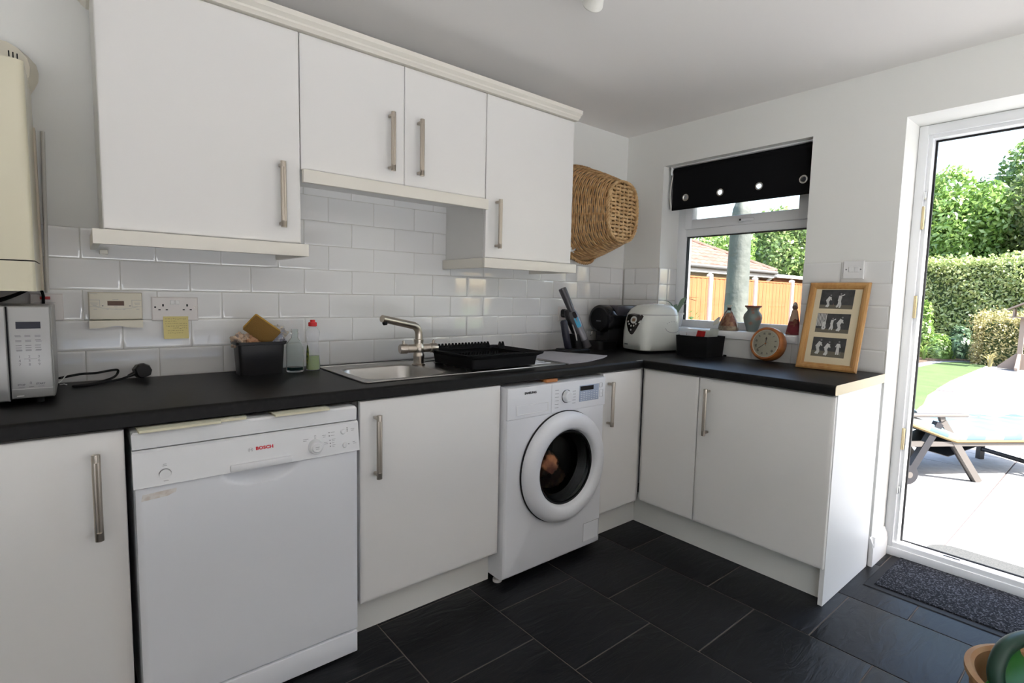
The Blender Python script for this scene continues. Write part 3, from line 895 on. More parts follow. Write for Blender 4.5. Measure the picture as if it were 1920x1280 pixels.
bm = B(); box(bm, -1.268, -1.200, -.622, -.575, .8495, .8640, .004)
solo('wooden_block', bm, mat('orange_wood', (0.55, 0.22, 0.07), 0.5, noise=(12, (0.42, 0.16, 0.05), .4, .6, (1, 8, 8))), 'small orange wooden block on top of the washing machine', 'block')

# ================================================================== boiler corner
bo = thing('boiler', (-3.11, -.165, 1.208), 'cream wall-hung boiler casing above the microwave', 'boiler')
def vbox(bm, x0, x1, y0, y1, z0, z1, r):
    lp = rrect(x1 - x0, y1 - y0, r, 5); c = ((x0 + x1) / 2, (y0 + y1) / 2)
    loft(bm, [[(c[0] + a, c[1] + b, z) for a, b in lp] for z in (z0, z1)])
bm = B(); vbox(bm, -3.32, -2.9035, -.335, -.004, 1.290, 1.806, .018); add('casing', bm, CREAM, bo)
bm = B(); vbox(bm, -3.32, -2.9035, -.334, -.004, 1.207, 1.2865, .018); add('lower_cover', bm, CREAM, bo)
bm = B(); vbox(bm, -3.31, -2.908, -.325, -.004, 1.286, 1.2905, .012); add('shadow_gap', bm, BLKM, bo)
bm = B(); box(bm, -2.9040, -2.8985, -.05, -.006, 1.207, 1.70, .001); add('side_flange', bm, mat('dusty_cream', (0.60, 0.54, 0.44), .6), bo)
bm = B(); cyl(bm, (-2.892, -.012, 1.20), (-2.882, -.012, 1.70), .0055, n=10)
solo('thin_pipe', bm, mat('pipe_grey', (0.56, 0.54, 0.50), .5), 'thin painted pipe on the wall right of the boiler', 'pipe')
bm = B()
pts = [(-3.16 + .22 * i / 12, -.10 - .03 * math.sin(i), 1.205 - .042 * math.sin(PI * i / 12)) for i in range(13)]
tube(bm, pts, .0045, 8); tube(bm, [(p[0] + .01, p[1] + .05, p[2] + .008) for p in pts], .005, 8)
pts = [(-2.905, -.03, 1.206), (-2.902, -.015, 1.19), (-2.903, -.010, 1.16), (-2.90, -.010, 1.135)]
tube(bm, pts, .004, 8)
solo('boiler_cable', bm, BLKM, 'black cables looping below the boiler', 'cable')

co = thing('carbon_monoxide_alarm', (-2.965, -.02, 1.80), 'almond rounded alarm unit on the wall above the boiler', 'alarm')
bm = B()
out = [(-.16, 1.80), (-.16, 1.952)] 
A = [(-3.12, 1.800), (-3.12, 1.915), (-3.105, 1.933), (-3.05, 1.936), (-2.950, 1.934), (-2.926, 1.922), (-2.907, 1.900), (-2.902, 1.875), (-2.904, 1.850), (-2.914, 1.825), (-2.925, 1.805)]
prism(bm, A, (lambda a, b: (a, -.052, b), lambda a, b: (a + .018, -.002, b + .0)))
add('case', bm, ALMOND, co, ang=20)
bm = B()
for i in range(3): box(bm, -2.948 + i * .009, -2.945 + i * .009, -.0530, -.051, 1.893 - .001 * i, 1.910 - .002 * i)
add('sounder_slots', bm, BLKM, co, smooth=False)
bm = B()
for x0, x1, z in ((-3.02, -2.975, 1.928), (-3.01, -2.985, 1.918), (-3.01, -2.987, 1.914), (-3.008, -2.990, 1.910), (-2.98, -2.966, 1.872), (-3.02, -3.004, 1.905)): box(bm, x0, x1, -.0527, -.051, z, z + .0018)
add('print', bm, INK, co, smooth=False)

sp = thing('fused_spur', (-2.888, -.006, 1.108), 'white fused switch plate with a red light behind the microwave', 'switch')
bm = B(); slab(bm, BACK, -2.935, -2.855, 1.110, 1.1965, [(.0005, 0), (.007, 0), (.0095, .0025)]); add('plate', bm, SOCKW, sp)
bm = B(); box(bm, -2.911, -2.886, -.0115, -.009, 1.178, 1.188, .001); add('red_neon', bm, mat('red_plastic', (0.42, 0.02, 0.02), .3), sp)
bm = B(); box(bm, -2.896, -2.874, -.0100, -.009, 1.168, 1.1690); box(bm, -2.925, -2.905, -.0100, -.009, 1.168, 1.1690); add('print', bm, INKL, sp, smooth=False)

th = thing('heating_controller', (-2.719, -.015, 1.084), 'cream heating programmer with a small brown display', 'controller')
bm = B(); slab(bm, BACK, -2.792, -2.646, 1.1125, 1.2045, [(.0005, 0), (.024, 0), (.027, .002), (.028, .004)]); add('case', bm, ALMOND, th)
bm = B()   # lower flap with a curved bottom edge
top = [(-2.792, 1.110), (-2.646, 1.110)]
crv = [(-2.646 - .146 * i / 16, 1.0845 + .007 * math.sin(PI * min(max((i / 16 - .2) / .6, 0), 1)) ** 2 * 1.0) for i in range(17)]
prism(bm, [top[0], top[1]] + crv, (lambda a, b: (a, -.030, b), lambda a, b: (a, -.004, b))); add('flap', bm, ALMOND, th, smooth=False)
bm = B(); box(bm, -2.742, -2.697, -.0288, -.027, 1.160, 1.1755); add('display', bm, mat('brown_lcd', (0.10, 0.045, 0.022), .25), th, smooth=False)
bm = B()
for x0, x1, z0, z1 in ((-2.790, -2.762, 1.178, 1.179), (-2.763, -2.762, 1.157, 1.179), (-2.790, -2.762, 1.156, 1.157), (-2.676, -2.648, 1.178, 1.179), (-2.676, -2.675, 1.157, 1.179), (-2.676, -2.648, 1.156, 1.157)):
    box(bm, x0, x1, -.0286, -.0275, z0, z1)
for i in range(22):
    a = i / 22; x = -2.778 + .118 * a; z = 1.1555 - .008 * math.sin(PI * a); box(bm, x, x + .0056, -.0286, -.0275, z, z + .0009)
for x, z, w in ((-2.787, 1.168, .020), (-2.785, 1.164, .018), (-2.781, 1.160, .010), (-2.669, 1.168, .016), (-2.667, 1.164, .014), (-2.788, 1.198, .020), (-2.728, 1.180, .016), (-2.725, 1.1555, .010), (-2.779, 1.147, .009), (-2.664, 1.147, .009), (-2.745, 1.147, .006), (-2.722, 1.148, .006), (-2.70, 1.147, .006)):
    box(bm, x, x + w, -.0286, -.0275, z, z + .0012)
add('print', bm, INKL, th, smooth=False)
bm = B()
for x in (-2.757, -2.683): box(bm, x, x + .004, -.0290, -.0275, 1.158, 1.1605)
add('buttons', bm, INK, th, smooth=False)

so = thing('double_socket', (-2.547, -.005, 1.106), 'white double wall socket with a yellow note stuck under it', 'socket')
bm = B(); slab(bm, BACK, -2.618, -2.4755, 1.1055, 1.1905, [(.0005, 0), (.007, 0), (.0095, .003)]); add('plate', bm, SOCKW, so)
for x in (-2.5555, -2.5405):
    bm = B(); slab(bm, BACK, x - .0068, x + .0068, 1.164, 1.180, [(.008, 0), (.012, 0), (.014, .002)]); add('rocker', bm, mat('bright_white', (0.80, 0.79, 0.78), .25), so)
bm = B()
for cxs in (-2.584, -2.510):
    box(bm, cxs - .0025, cxs + .0025, -.0099, -.009, 1.157, 1.1655)
    for dx in (-.011, .011): box(bm, cxs + dx - .0035, cxs + dx + .0035, -.0099, -.009, 1.1435, 1.147)
cyl(bm, (-2.6075, -.0099, 1.1545), (-2.6075, -.009, 1.1545), .003, n=12)
add('holes', bm, BLKM, so, smooth=False)
bm = B(); cyl(bm, (-2.485, -.0102, 1.1545), (-2.485, -.009, 1.1545), .003, n=12); add('screw', bm, CHROME, so)
nt_ = thing('sticky_note', (-2.547, -.012, 1.042), 'yellow sticky note with handwriting hanging under the double socket', 'note')
bm = B()
loops = []
for i in range(9):
    a = i / 8; z = 1.121 - .080 * a; y = -.0112 - .010 * a ** 2
    loops.append([(-2.5855, y, z), (-2.508 - .001 * a, y, z), (-2.508 - .001 * a, y + .0004, z), (-2.5855, y + .0004, z)])
loft(bm, loops); add('paper', bm, mat('yellow_paper', (0.70, 0.60, 0.26), .7), nt_)
bm = B(); rr = random.Random(5)
for row, (xa, xb) in enumerate(((-2.58, -2.515), (-2.58, -2.545), (-2.58, -2.512), (-2.578, -2.513), (-2.555, -2.513), (-2.573, -2.525), (-2.573, -2.524))):
    a = .12 + row * .105; z = 1.121 - .080 * a; y = -.0117 - .010 * a ** 2; x = xa
    while x < xb:
        w = rr.uniform(.002, .007); dz = rr.uniform(-.0008, .0008)
        box(bm, x, min(x + w, xb), y - .0003, y + .0008, z + dz, z + dz + .0011); x += w + rr.uniform(.0015, .0035)
add('handwriting', bm, mat('pencil', (0.22, 0.18, 0.10), .8), nt_, smooth=False)

# ================================================================== microwave
SILV = mat('silver_plastic', (0.36, 0.36, 0.355), 0.35, metal=.35)
mw = thing('microwave', (-3.10, -.21, WZB), 'silver microwave oven at the left end of the worktop', 'microwave')
MX1, MYF, MZ0, MZ1 = -2.8775, -.374, .921, 1.168
bm = B(); box(bm, -3.36, MX1 + .0025, MYF + .022, -.05, MZ0, MZ1 - .002, .004); add('case', bm, SILV, mw)
bm = B(); slab(bm, BACK, -2.9625, MX1, MZ0 + .002, MZ1, [(.345, 0), (.370, 0), (.373, .002), (.374, .004)]); pan = add('control_panel', bm, SILV, mw)
bm = B(); slab(bm, BACK, -3.36, -2.9650, MZ0 - .003, MZ1, [(.345, 0), (.372, 0), (.375, .002), (.376, .004)]); dr = add('door', bm, SILV, mw)
bm = B(); box(bm, -3.30, -3.02, -.3765, -.375, .97, 1.12); add('door_window', bm, BLKG, dr, smooth=False)
bm = B(); box(bm, -2.966, -2.9615, -.371, -.345, MZ0, MZ1 - .003); add('joint', bm, BLKM, mw, smooth=False)
bm = B(); box(bm, -2.9465, -2.898, -.3752, -.373, 1.109, 1.127); add('display', bm, mat('blue_black', (0.010, 0.011, 0.020), .2), pan, smooth=False)
bm = B(); box(bm, -2.9605, -2.8795, -.3746, -.373, .9485, .9495); box(bm, -2.952, -2.938, -.3752, -.373, .930, .9318); add('panel_line', bm, mat('pale_line', (.7, .7, .69), .4), pan, smooth=False)
bm = B()
for z, xs in ((1.090, (-2.944, -2.925, -2.905)), (1.087, (-2.943, -2.925, -2.905)), (1.078, (-2.943, -2.924, -2.905)), (1.0745, (-2.943, -2.924, -2.903)), (1.064, (-2.943, -2.924, -2.905)), (1.058, (-2.943, -2.924, -2.905)), (1.0525, (-2.943, -2.924, -2.904)), (1.050, (-2.942, -2.924, -2.905))):
    for x in xs: box(bm, x - .0058, x + .0058, -.3744, -.373, z, z + .0013)
box(bm, -2.934, -2.908, -.3744, -.373, 1.0285, 1.0292)
for x, w in ((-2.942, .006), (-2.9225, .005), (-2.903, .006)): box(bm, x - w, x + w, -.3744, -.373, .9535, .9545)
add('print', bm, INK, pan, smooth=False)
for k, s in enumerate('123456789'):
    text('digit', s, .0095, MY(-2.9425 + (k % 3) * .0190, -.3744, 1.0345 - (k // 3) * .0105), INK, pan)
text('digit', '0', .0095, MY(-2.9235, -.3744, .9640 + .0), INK, pan)
text('lettering', 'STOP', .0062, MY(-2.942, -.3744, .9600), INK, pan, bold=.0003)
text('lettering', 'START', .0062, MY(-2.904, -.3744, .9610), INK, pan, bold=.0003)
for x in (-3.30, -2.91):
    for y in (-.33, -.10):
        bm = B(); cyl(bm, (x, y, WZB + .0002), (x, y, MZ0 + .002), .010, n=12); add('foot', bm, RUB, mw)
# its lead and plug lying on the worktop
t = thing('power_lead', (-2.72, -.07, WZB), 'black mains lead with a plug lying on the worktop', 'cable')
def spl(pts, n=8):
    P = [Vector(p) for p in pts]; o = []
    for i in range(len(P) - 1):
        p0, p1, p2, p3 = P[max(i - 1, 0)], P[i], P[i + 1], P[min(i + 2, len(P) - 1)]
        for k in range(n):
            s = k / n
            o.append(.5 * ((2 * p1) + (-p0 + p2) * s + (2 * p0 - 5 * p1 + 4 * p2 - p3) * s * s + (-p0 + 3 * p1 - 3 * p2 + p3) * s ** 3))
    return o + [P[-1]]
z = WZB + .0045
bm = B(); tube(bm, spl([(-2.872, -.10, .935), (-2.862, -.085, .935), (-2.82, -.055, z + .028), (-2.78, -.035, z + .026), (-2.745, -.025, z + .030), (-2.722, -.028, z + .030), (-2.735, -.050, z + .010), (-2.79, -.095, z), (-2.84, -.125, z), (-2.80, -.115, z), (-2.75, -.080, z + .001), (-2.715, -.062, z + .004), (-2.690, -.052, z + .012)]), .0038, 8)
add('lead', bm, RUB, t)
bm = B(); lp = [(-.024, -.004), (-.021, .016), (-.006, .026), (.012, .024), (.025, .010), (.026, -.008), (.016, -.022), (-.008, -.024), (-.02, -.016)]
Mx = Matrix.Translation((-2.656, -.044, .9345)) @ Matrix.Rotation(-.35, 4, 'Y') @ Matrix.Rotation(.25, 4, 'Z')
f = lambda k, dd: (lambda a, b: tuple(Mx @ Vector((a * k, dd, b * k))))
for (k0, d0, k1, d1) in ((.86, -.020, 1.0, -.012), (1.0, -.012, 1.0, .014)):
    prism(bm, lp, (lambda a, b, k=k0, d=d0: tuple(Mx @ Vector((a * k, d, b * k))), lambda a, b, k=k1, d=d1: tuple(Mx @ Vector((a * k, d, b * k)))))
tube(bm, [(-2.695, -.053, .9205), (-2.673, -.047, .930)], [.0055, .0075], 10)
pl = add('plug', bm, BLK, t)
bm = B()
for dx, dz in ((0, .012), (-.011, -.008), (.011, -.008)):
    p = Mx @ Vector((dx, .014, dz)); q = Mx @ Vector((dx, .030, dz)); cyl(bm, p, q, .0028, n=8)
add('pin', bm, mat('brass', (0.75, 0.62, 0.38), 0.25, metal=1.0), pl)
bm = B(); tube(bm, [(-2.874, -.11, .921), (-2.866, -.10, .928), (-2.858, -.095, .940), (-2.85, -.09, .946)], .0016, 6); tube(bm, [(-2.872, -.112, .916), (-2.862, -.116, .918), (-2.855, -.11, .914)], .0016, 6)
add('wire_tie', bm, mat('white_tie', (.7, .7, .7), .4), t)
# ================================================================== sink and tap
sk = thing('kitchen_sink', (-1.56, -.3, WZB), 'stainless steel inset sink with one bowl and a ribbed drainer', 'sink')
KX0, KX1, KY0, KY1 = -2.060, -1.066, -.536, -.070
ZS = WZB + .0035
bm = B()
# bowl opening as a rounded rectangle, lofted down
bw, bh = (-1.685 + 2.018), (-.165 + .492); bcx, bcy = (-1.685 - 2.018) / 2, (-.165 - .492) / 2
def bl(ins, z, r): return [(bcx + a, bcy + b, z) for a, b in rrect(bw - 2 * ins, bh - 2 * ins, r, 6)]
inner = bl(-.004, ZS, .064)
nI = len(inner)
# flat deck between bowl edge and outer rim of the bowl half
dx0, dx1 = KX0 + .008, -1.64
def deck_pt(p):
    a = math.atan2(p[1] - bcy, p[0] - bcx); dx, dy = math.cos(a), math.sin(a); tt = 1e9
    for lim, dd, c in ((dx1, dx, bcx), (dx0, dx, bcx), (KY1 - .008, dy, bcy), (KY0 + .008, dy, bcy)):
        if abs(dd) > 1e-9 and (lim - c) / dd > 0: tt = min(tt, (lim - c) / dd)
    return (bcx + dx * tt, bcy + dy * tt, ZS)
loft(bm, [[deck_pt(p) for p in inner], inner, bl(0, ZS - .002, .060), bl(.003, ZS - .008, .058), bl(.010, ZS - .10, .055), bl(.018, ZS - .135, .050), bl(.045, ZS - .150, .04), bl(.12, ZS - .153, .02)], cap0=False, cap1=True)
# drainer deck
box(bm, dx1 - .012, KX1 - .008, KY0 + .008, KY1 - .008, ZS - .002, ZS - .0003)
box(bm, KX0 + .008, dx1, KY0 + .008, KY0 + .012, ZS - .003, ZS - .0002); 
deck = add('bowl_and_deck', bm, STEEL, sk, ang=40)
bm = B()
for a, b, c, d in ((KX0, KX1, KY0, KY0 + .011), (KX0, KX1, KY1 - .011, KY1), (KX0, KX0 + .011, KY0, KY1), (KX1 - .011, KX1, KY0, KY1)): box(bm, a, b, c, d, WZB + .0002, ZS + .0025, .0018)
add('rim', bm, STEEL, sk)
for i in range(9):
    y = KY0 + .065 + i * .042
    bm = B(); tube(bm, [(-1.585 + .02 * (i % 2), y, ZS - .001), (-1.57 + .02 * (i % 2), y, ZS + .001), (-1.12, y, ZS + .001), (-1.105, y, ZS - .001)], .0038, 8); add('drainer_rib', bm, STEEL, sk)
bm = B(); lathe(bm, [(0, .001), (.018, .001), (.020, .003), (.034, .003), (.036, .0)], (bcx, bcy + .02, ZS - .1535), 'z', 32); add('waste', bm, CHROME, sk)
bm = B(); cyl(bm, (bcx, bcy + .02, ZS - .158), (bcx, bcy + .02, ZS - .19), .03, n=20); add('waste_pipe', bm, SOCKW, sk)

tp = thing('mixer_tap', (-1.690, -.215, ZS), 'brushed nickel mixer tap with an angled spout over the sink', 'tap')
tx, ty = -1.665, -.215
bm = B(); lathe(bm, [(.030, 0), (.030, .004), (.0235, .008), (.0225, .022), (.0245, .034), (.0245, .044), (.0215, .050), (.0215, .058)], (tx, ty, ZS), 'z', 32, cap0=True); add('base', bm, NICK, tp)
bm = B(); lathe(bm, [(.0215, .056), (.0245, .066), (.0245, .080), (.0205, .090), (.0190, .096), (.0205, .102), (.0205, .112), (.018, .114)], (tx, ty, ZS), 'z', 32, cap1=True); add('body', bm, NICK, tp)
ax = Vector((.99, -.12, 0)).normalized()
for s in (-1, 1):
    c = Vector((tx, ty, ZS + .073))
    bm = B(); cyl(bm, c + ax * s * .015, c + ax * s * .052, .0185, n=24); va = add('valve', bm, NICK, tp)
    bm = B(); tube(bm, [c + ax * s * .052, c + ax * s * .056, c + ax * s * .082, c + ax * s * .088], [.0185, .0215, .0215, .0185], 24); kn = add('handle', bm, NICK, tp)
    p = c + ax * s * .070
    bm = B(); tube(bm, [p + Vector((0, 0, .018)), p + Vector((0, 0, .030)), p + ax * s * .004 + Vector((0, 0, .034))], [.0065, .0055, .0058], 12); add('lever', bm, NICK, kn)
sp_dir = Vector((-.97, -.24, 0)).normalized()
z0 = ZS + .11
path = [Vector((tx, ty, z0 - .01)), Vector((tx, ty, z0 + .024))]
for i in range(1, 7):
    a = i / 6 * math.radians(86); R = .042
    path.append(Vector((tx, ty, z0 + .024)) + sp_dir * (R * (1 - math.cos(a))) + Vector((0, 0, R * math.sin(a))))
e = path[-1]; dirn = (path[-1] - path[-2]).normalized()
path += [e + dirn * .08, e + dirn * .168]
bm = B(); tube(bm, path, [.0165] * (len(path) - 2) + [.0158, .0150], 20); spo = add('spout', bm, NICK, tp, ang=60)
e2 = path[-1]
bm = B(); tube(bm, [e2 - dirn * .012, e2 - dirn * .012 + Vector((.003, 0, -.018)), e2 - dirn * .012 + Vector((.004, 0, -.024))], [.0115, .0110, .0085], 14); add('aerator', bm, BLK, spo)

# ================================================================== things left of the sink
cd = thing('sink_caddy', (-2.285, -.155, WZB), 'black plastic tub with cloths and a sponge beside the bottles', 'tub')
bm = B()
def rl(cx, cy, w, h, z, r): return [(cx + a, cy + b, z) for a, b in rrect(w, h, r, 4)]
c = (-2.292, -.105)
loft(bm, [rl(*c, .150, .085, WZB + .0005, .012), rl(*c, .162, .096, 1.018, .014), rl(*c, .178, .110, 1.020, .016), rl(*c, .180, .112, 1.030, .016), rl(*c, .164, .098, 1.030, .013), rl(*c, .158, .092, 1.018, .012), rl(*c, .146, .080, .912, .010)])
add('tub_wall', bm, BLK, cd)
def crumple(name, c, sz, mt, label, seed, k=3, amp=.22):
    bm = B(); rr = random.Random(seed)
    ph = [rr.uniform(0, 6) for _ in range(6)]
    q = bmesh.ops.create_icosphere(bm, subdivisions=4, radius=1)
    for v in q['verts']:
        n = v.co.normalized()
        s = 1 + amp * math.sin(7 * n.x + ph[0]) * math.sin(6 * n.z + ph[1]) + amp * .7 * math.sin(13 * n.y + 5 * n.z + ph[2]) + amp * .4 * math.sin(21 * n.x + 9 * n.y + ph[3])
        v.co = Vector((n.x * sz[0] * s, n.y * sz[1] * s, n.z * sz[2] * s)) + Vector(c)
    return solo(name, bm, mt, label, 'cloth')
crumple('dish_cloth', (-2.345, -.095, 1.030), (.036, .03, .028), mat('floral_cloth', (0.62, 0.46, 0.33), .9, noise=(70, (0.30, 0.24, 0.22), .5, .62), bump=(90, .5, .002)), 'crumpled peach floral cloth in the black tub', 1)
crumple('dish_cloth', (-2.315, -.11, 1.020), (.030, .028, .030), mat('orange_cloth', (0.50, 0.28, 0.16), .9, bump=(90, .5, .002)), 'crumpled rust-orange cloth under the sponge', 2)
crumple('dish_cloth', (-2.243, -.10, 1.030), (.040, .035, .036), mat('blue_cloth', (0.30, 0.33, 0.42), .9, noise=(60, (0.50, 0.48, 0.50), .42, .6), bump=(120, .6, .002)), 'crumpled blue-grey cloth in the black tub', 3)
crumple('dish_cloth', (-2.215, -.075, 1.050), (.030, .022, .032), mat('pale_cloth', (0.60, 0.54, 0.44), .9, noise=(90, (0.40, 0.42, 0.50), .45, .6), bump=(140, .7, .002)), 'pale frayed net cloth at the back of the black tub', 4)
sg = thing('sponge', (-2.29, -.13, 1.03), 'yellow sponge lying tilted across the top of the black tub', 'sponge', rot=(math.radians(-66), math.radians(37), math.radians(4)))
sg.location = (-2.288, -.135, 1.075)
bm = B(); box(bm, -.055, .055, -.036, .036, -.010, .011, .005); add('foam', bm, mat('yellow_sponge', (0.58, 0.33, 0.055), .9, bump=(220, .5, .002), noise=(120, (0.50, 0.27, 0.03), .4, .6)), sg, world=False)
bm = B(); box(bm, -.055, .055, -.036, .036, -.0155, -.010, .002); add('scourer', bm, mat('brown_scourer', (0.22, 0.12, 0.03), .95, bump=(300, .8, .002)), sg, world=False)

CLR = mat('clear_glass', (0.92, 0.96, 0.95), 0.03, trans=1.0, ior=1.15)
gb = thing('glass_bottle', (-2.168, -.13, WZB), 'clear glass bottle with a little blue liquid next to the black tub', 'bottle')
bm = B(); lathe(bm, [(0, .001), (.030, .001), (.0325, .006), (.0325, .098), (.030, .110), (.022, .124), (.0135, .134), (.0130, .150), (.0150, .152), (.0150, .158), (.0130, .160), (.0130, .168), (.0110, .168), (.0110, .134), (.020, .122), (.029, .108), (.0305, .098), (.0305, .008), (0, .005)], (-2.168, -.13, WZB), 'z', 36)
add('glass', bm, CLR, gb)
bm = B(); lathe(bm, [(0, .0055), (.0298, .0085), (.0298, .020), (0, .020)], (-2.168, -.13, WZB), 'z', 32); add('liquid', bm, mat('blue_liquid', (0.01, 0.22, 0.26), .1, trans=.35), gb)
wb = thing('washing_up_bottle', (-2.096, -.125, WZB), 'squeezy washing-up bottle with a red cap and green liquid', 'bottle')
PR_ = [(.024, 0), (.027, .003), (.0275, .02), (.025, .055), (.0225, .085), (.0215, .105), (.0225, .125), (.0265, .143), (.0275, .152), (.0245, .163), (.0165, .172), (.013, .176), (.013, .180)]
bm = B(); lathe(bm, [(0, .001)] + PR_ + [(0, .180)], (-2.096, -.125, WZB + .0003), 'z', 32, sx=1.02, sy=.78); add('plastic_body', bm, mat('clear_plastic', (0.66, 0.67, 0.71), 0.15, alpha=.33), wb)
bm = B(); lathe(bm, [(0, .0022), (.0225, .003), (.0258, .006), (.026, .02), (.0236, .055), (.0232, .060), (0, .060)], (-2.096, -.125, WZB), 'z', 32, sx=1.0, sy=.76); add('green_liquid', bm, mat('green_liquid', (0.24, 0.40, 0.0), .15), wb)
bm = B(); lathe(bm, [(.0165, .178), (.0168, .190), (.0150, .194), (.0100, .195), (.0095, .203), (0, .204)], (-2.096, -.125, WZB), 'z', 28); add('cap', bm, mat('red_cap', (0.60, 0.01, 0.015), .3), wb)
bm = B()   # label patch wrapped on the side
loops = []
for i in range(7):
    a = math.radians(178 + i * 7); row = []
    for j in range(7):
        h = .028 + .075 * j / 6; r = .0272 - (h - .02) * .05
        sq = math.sin(PI * (j + .2) / 6.4) ** .5
        aa = math.radians(199) + (a - math.radians(199)) * sq
        row.append((-2.096 + (r + .0012) * 1.02 * math.cos(aa), -.125 + (r + .0012) * .78 * math.sin(aa), WZB + h))
    loops.append(row)
vv = [[bm.verts.new(p) for p in r] for r in loops]
for i in range(6):
    for j in range(6): bm.faces.new((vv[i][j], vv[i + 1][j], vv[i + 1][j + 1], vv[i][j + 1]))
add('paper_label', bm, mat('green_label', (0.20, 0.24, 0.03), .5, noise=(110, (0.04, 0.07, 0.02), .45, .55)), wb)

# ================================================================== dish rack, drying mat
dr = thing('dish_rack', (-1.42, -.33, ZS), 'black plastic dish rack with toothed ridges on the drainer', 'dish rack')
bm = B()
c = (-1.400, -.350); z0 = ZS + .0055
loft(bm, [rl(*c, .350, .305, z0, .012), rl(*c, .362, .318, z0 + .040, .014), rl(*c, .402, .358, z0 + .051, .016), rl(*c, .410, .366, z0 + .059, .018), rl(*c, .396, .352, z0 + .061, .016), rl(*c, .350, .306, z0 + .046, .012), rl(*c, .340, .296, z0 + .006, .010)])
add('tray', bm, BLKM, dr)
def teeth(x0, x1, y, z, n, hh=.017):
    w = (x1 - x0) / n
    poly = [(x0, z - .012)]
    for i in range(n): poly += [(x0 + i * w + .001, z), (x0 + (i + .5) * w - .001, z + hh), (x0 + (i + .5) * w + .001, z + hh), (x0 + (i + 1) * w - .001, z)]
    poly.append((x1, z - .012))
    bm = B(); prism(bm, poly, (lambda a, b: (a, y - .006, b), lambda a, b: (a, y + .006, b))); add('toothed_ridge', bm, BLKM, dr, smooth=False)
teeth(-1.570, -1.275, c[1] + .135, z0 + .066, 16, .017)
teeth(-1.570, -1.285, c[1] + .050, z0 + .030, 18)
teeth(-1.570, -1.285, c[1] - .030, z0 + .030, 18)
teeth(-1.258, -1.222, c[1] + .085, z0 + .064, 2, .021)
bm = B(); box(bm, c[0] - .168, c[0] + .168, c[1] - .148, c[1] + .148, z0 + .022, z0 + .026); box(bm, c[0] + .150, c[0] + .154, c[1] - .15, c[1] + .15, z0 + .02, z0 + .052); box(bm, c[0] - .168, c[0] + .15, c[1] - .09, c[1] - .086, z0 + .02, z0 + .052)
add('insert', bm, BLKM, dr, smooth=False)

bm = B()
pts = [(-1.045, -.535), (-.90, -.525), (-.735, -.480), (-.685, -.462), (-.672, -.450), (-.69, -.40), (-.72, -.20), (-.745, -.10), (-.80, -.085), (-.98, -.10), (-1.00, -.12), (-1.04, -.30)]
lz = lambda a, b: WZB + .0006 + .010 * max(0, 1 - math.hypot(a + .68, b + .455) / .16) ** 2
prism(bm, [(a, b) for a, b in pts], (lambda a, b: (a, b, lz(a, b) + .005), lambda a, b: (a, b, lz(a, b))))
solo('drying_mat', bm, mat('grey_fabric', (0.40, 0.39, 0.41), .95, bump=(200, .5, .001)), 'flat grey fabric drying mat right of the dish rack', 'mat', smooth=False)

# ================================================================== corner: vacuum, coffee machine, bread maker
sv = thing('wall_socket', (-.545, -.005, 1.075), 'wall socket with a black plug behind the handheld vacuum', 'socket')
bm = B(); slab(bm, BACK, -.600, -.455, 1.078, 1.162, [(.0005, 0), (.007, 0), (.0095, .003)]); add('plate', bm, SOCKW, sv)
bm = B()
for dx in (-.011, .011): box(bm, -.492 + dx - .0035, -.492 + dx + .0035, -.0099, -.009, 1.112, 1.116)
box(bm, -.4945, -.4895, -.0099, -.009, 1.126, 1.134); add('holes', bm, BLKM, sv, smooth=False)
bm = B(); loft(bm, [[(-.562 + a * k, -y, 1.122 + b * k) for a, b in rrect(.046, .050, .014, 4)] for k, y in ((1, .0095), (1, .030), (.85, .038))])
pg = solo('mains_plug', bm, BLK, 'black mains plug in the socket behind the vacuum', 'plug')

hv = thing('handheld_vacuum', (-.625, -.16, WZB), 'slim grey and black handheld vacuum leaning in its stand', 'vacuum')
GREY = mat('gunmetal_plastic', (0.085, 0.083, 0.09), .35, metal=.3)
top = Vector((-.690, -.120, 1.268)); bot = Vector((-.560, -.205, .930))
axv = (bot - top); Lv = axv.length; axv.normalize()
def along(t, r0): return top + axv * (Lv * t)
def ovals(lst, sxy=(1, 1), off=Vector((0, 0, 0)), n=18):
    s = Vector((.80, -.60, 0)); s = (s - axv * s.dot(axv)).normalized(); q = axv.cross(s).normalized()
    return [[tuple(top + axv * (Lv * t) + off + s * (ra * math.cos(2 * PI * i / n)) + q * (rb * math.sin(2 * PI * i / n))) for i in range(n)] for t, ra, rb in lst]
bm = B(); loft(bm, ovals([(-.005, .018, .018), (0, .0225, .0225), (.02, .0235, .0235), (.30, .0205, .0205), (.36, .019, .019), (.40, .022, .022)])); add('handle', bm, GREY, hv)
bm = B(); loft(bm, ovals([(.38, .021, .021), (.42, .026, .028), (.50, .029, .032), (.70, .028, .030), (.86, .027, .027), (.87, .024, .024)])); bd = add('body', bm, mat('silver_grey_plastic', (0.20, 0.195, 0.21), .3, metal=.4), hv)
bm = B(); loft(bm, ovals([(.86, .026, .026), (.90, .027, .024), (.985, .030, .022), (1.0, .030, .020)])); add('nozzle', bm, GREY, hv)
bk = Vector((-.016, .024, 0))
bm = B(); loft(bm, ovals([(.36, .012, .012), (.42, .022, .022), (.55, .024, .024), (.80, .022, .022), (.85, .016, .016)], off=bk)); add('battery_grip', bm, BLK, hv)
fr_n = Vector((-.55, -.80, .15)).normalized()
s_ = axv.cross(fr_n).normalized(); o_ = fr_n
bm = B(); cc = top + axv * (Lv * .452) + o_ * .0295
prism(bm, rrect(.022, .040, .010, 5), (lambda a, b: tuple(cc + s_ * a - axv * b + o_ * .003), lambda a, b: tuple(cc + s_ * a - axv * b - o_ * .006))); add('switch', bm, BLKG, bd)
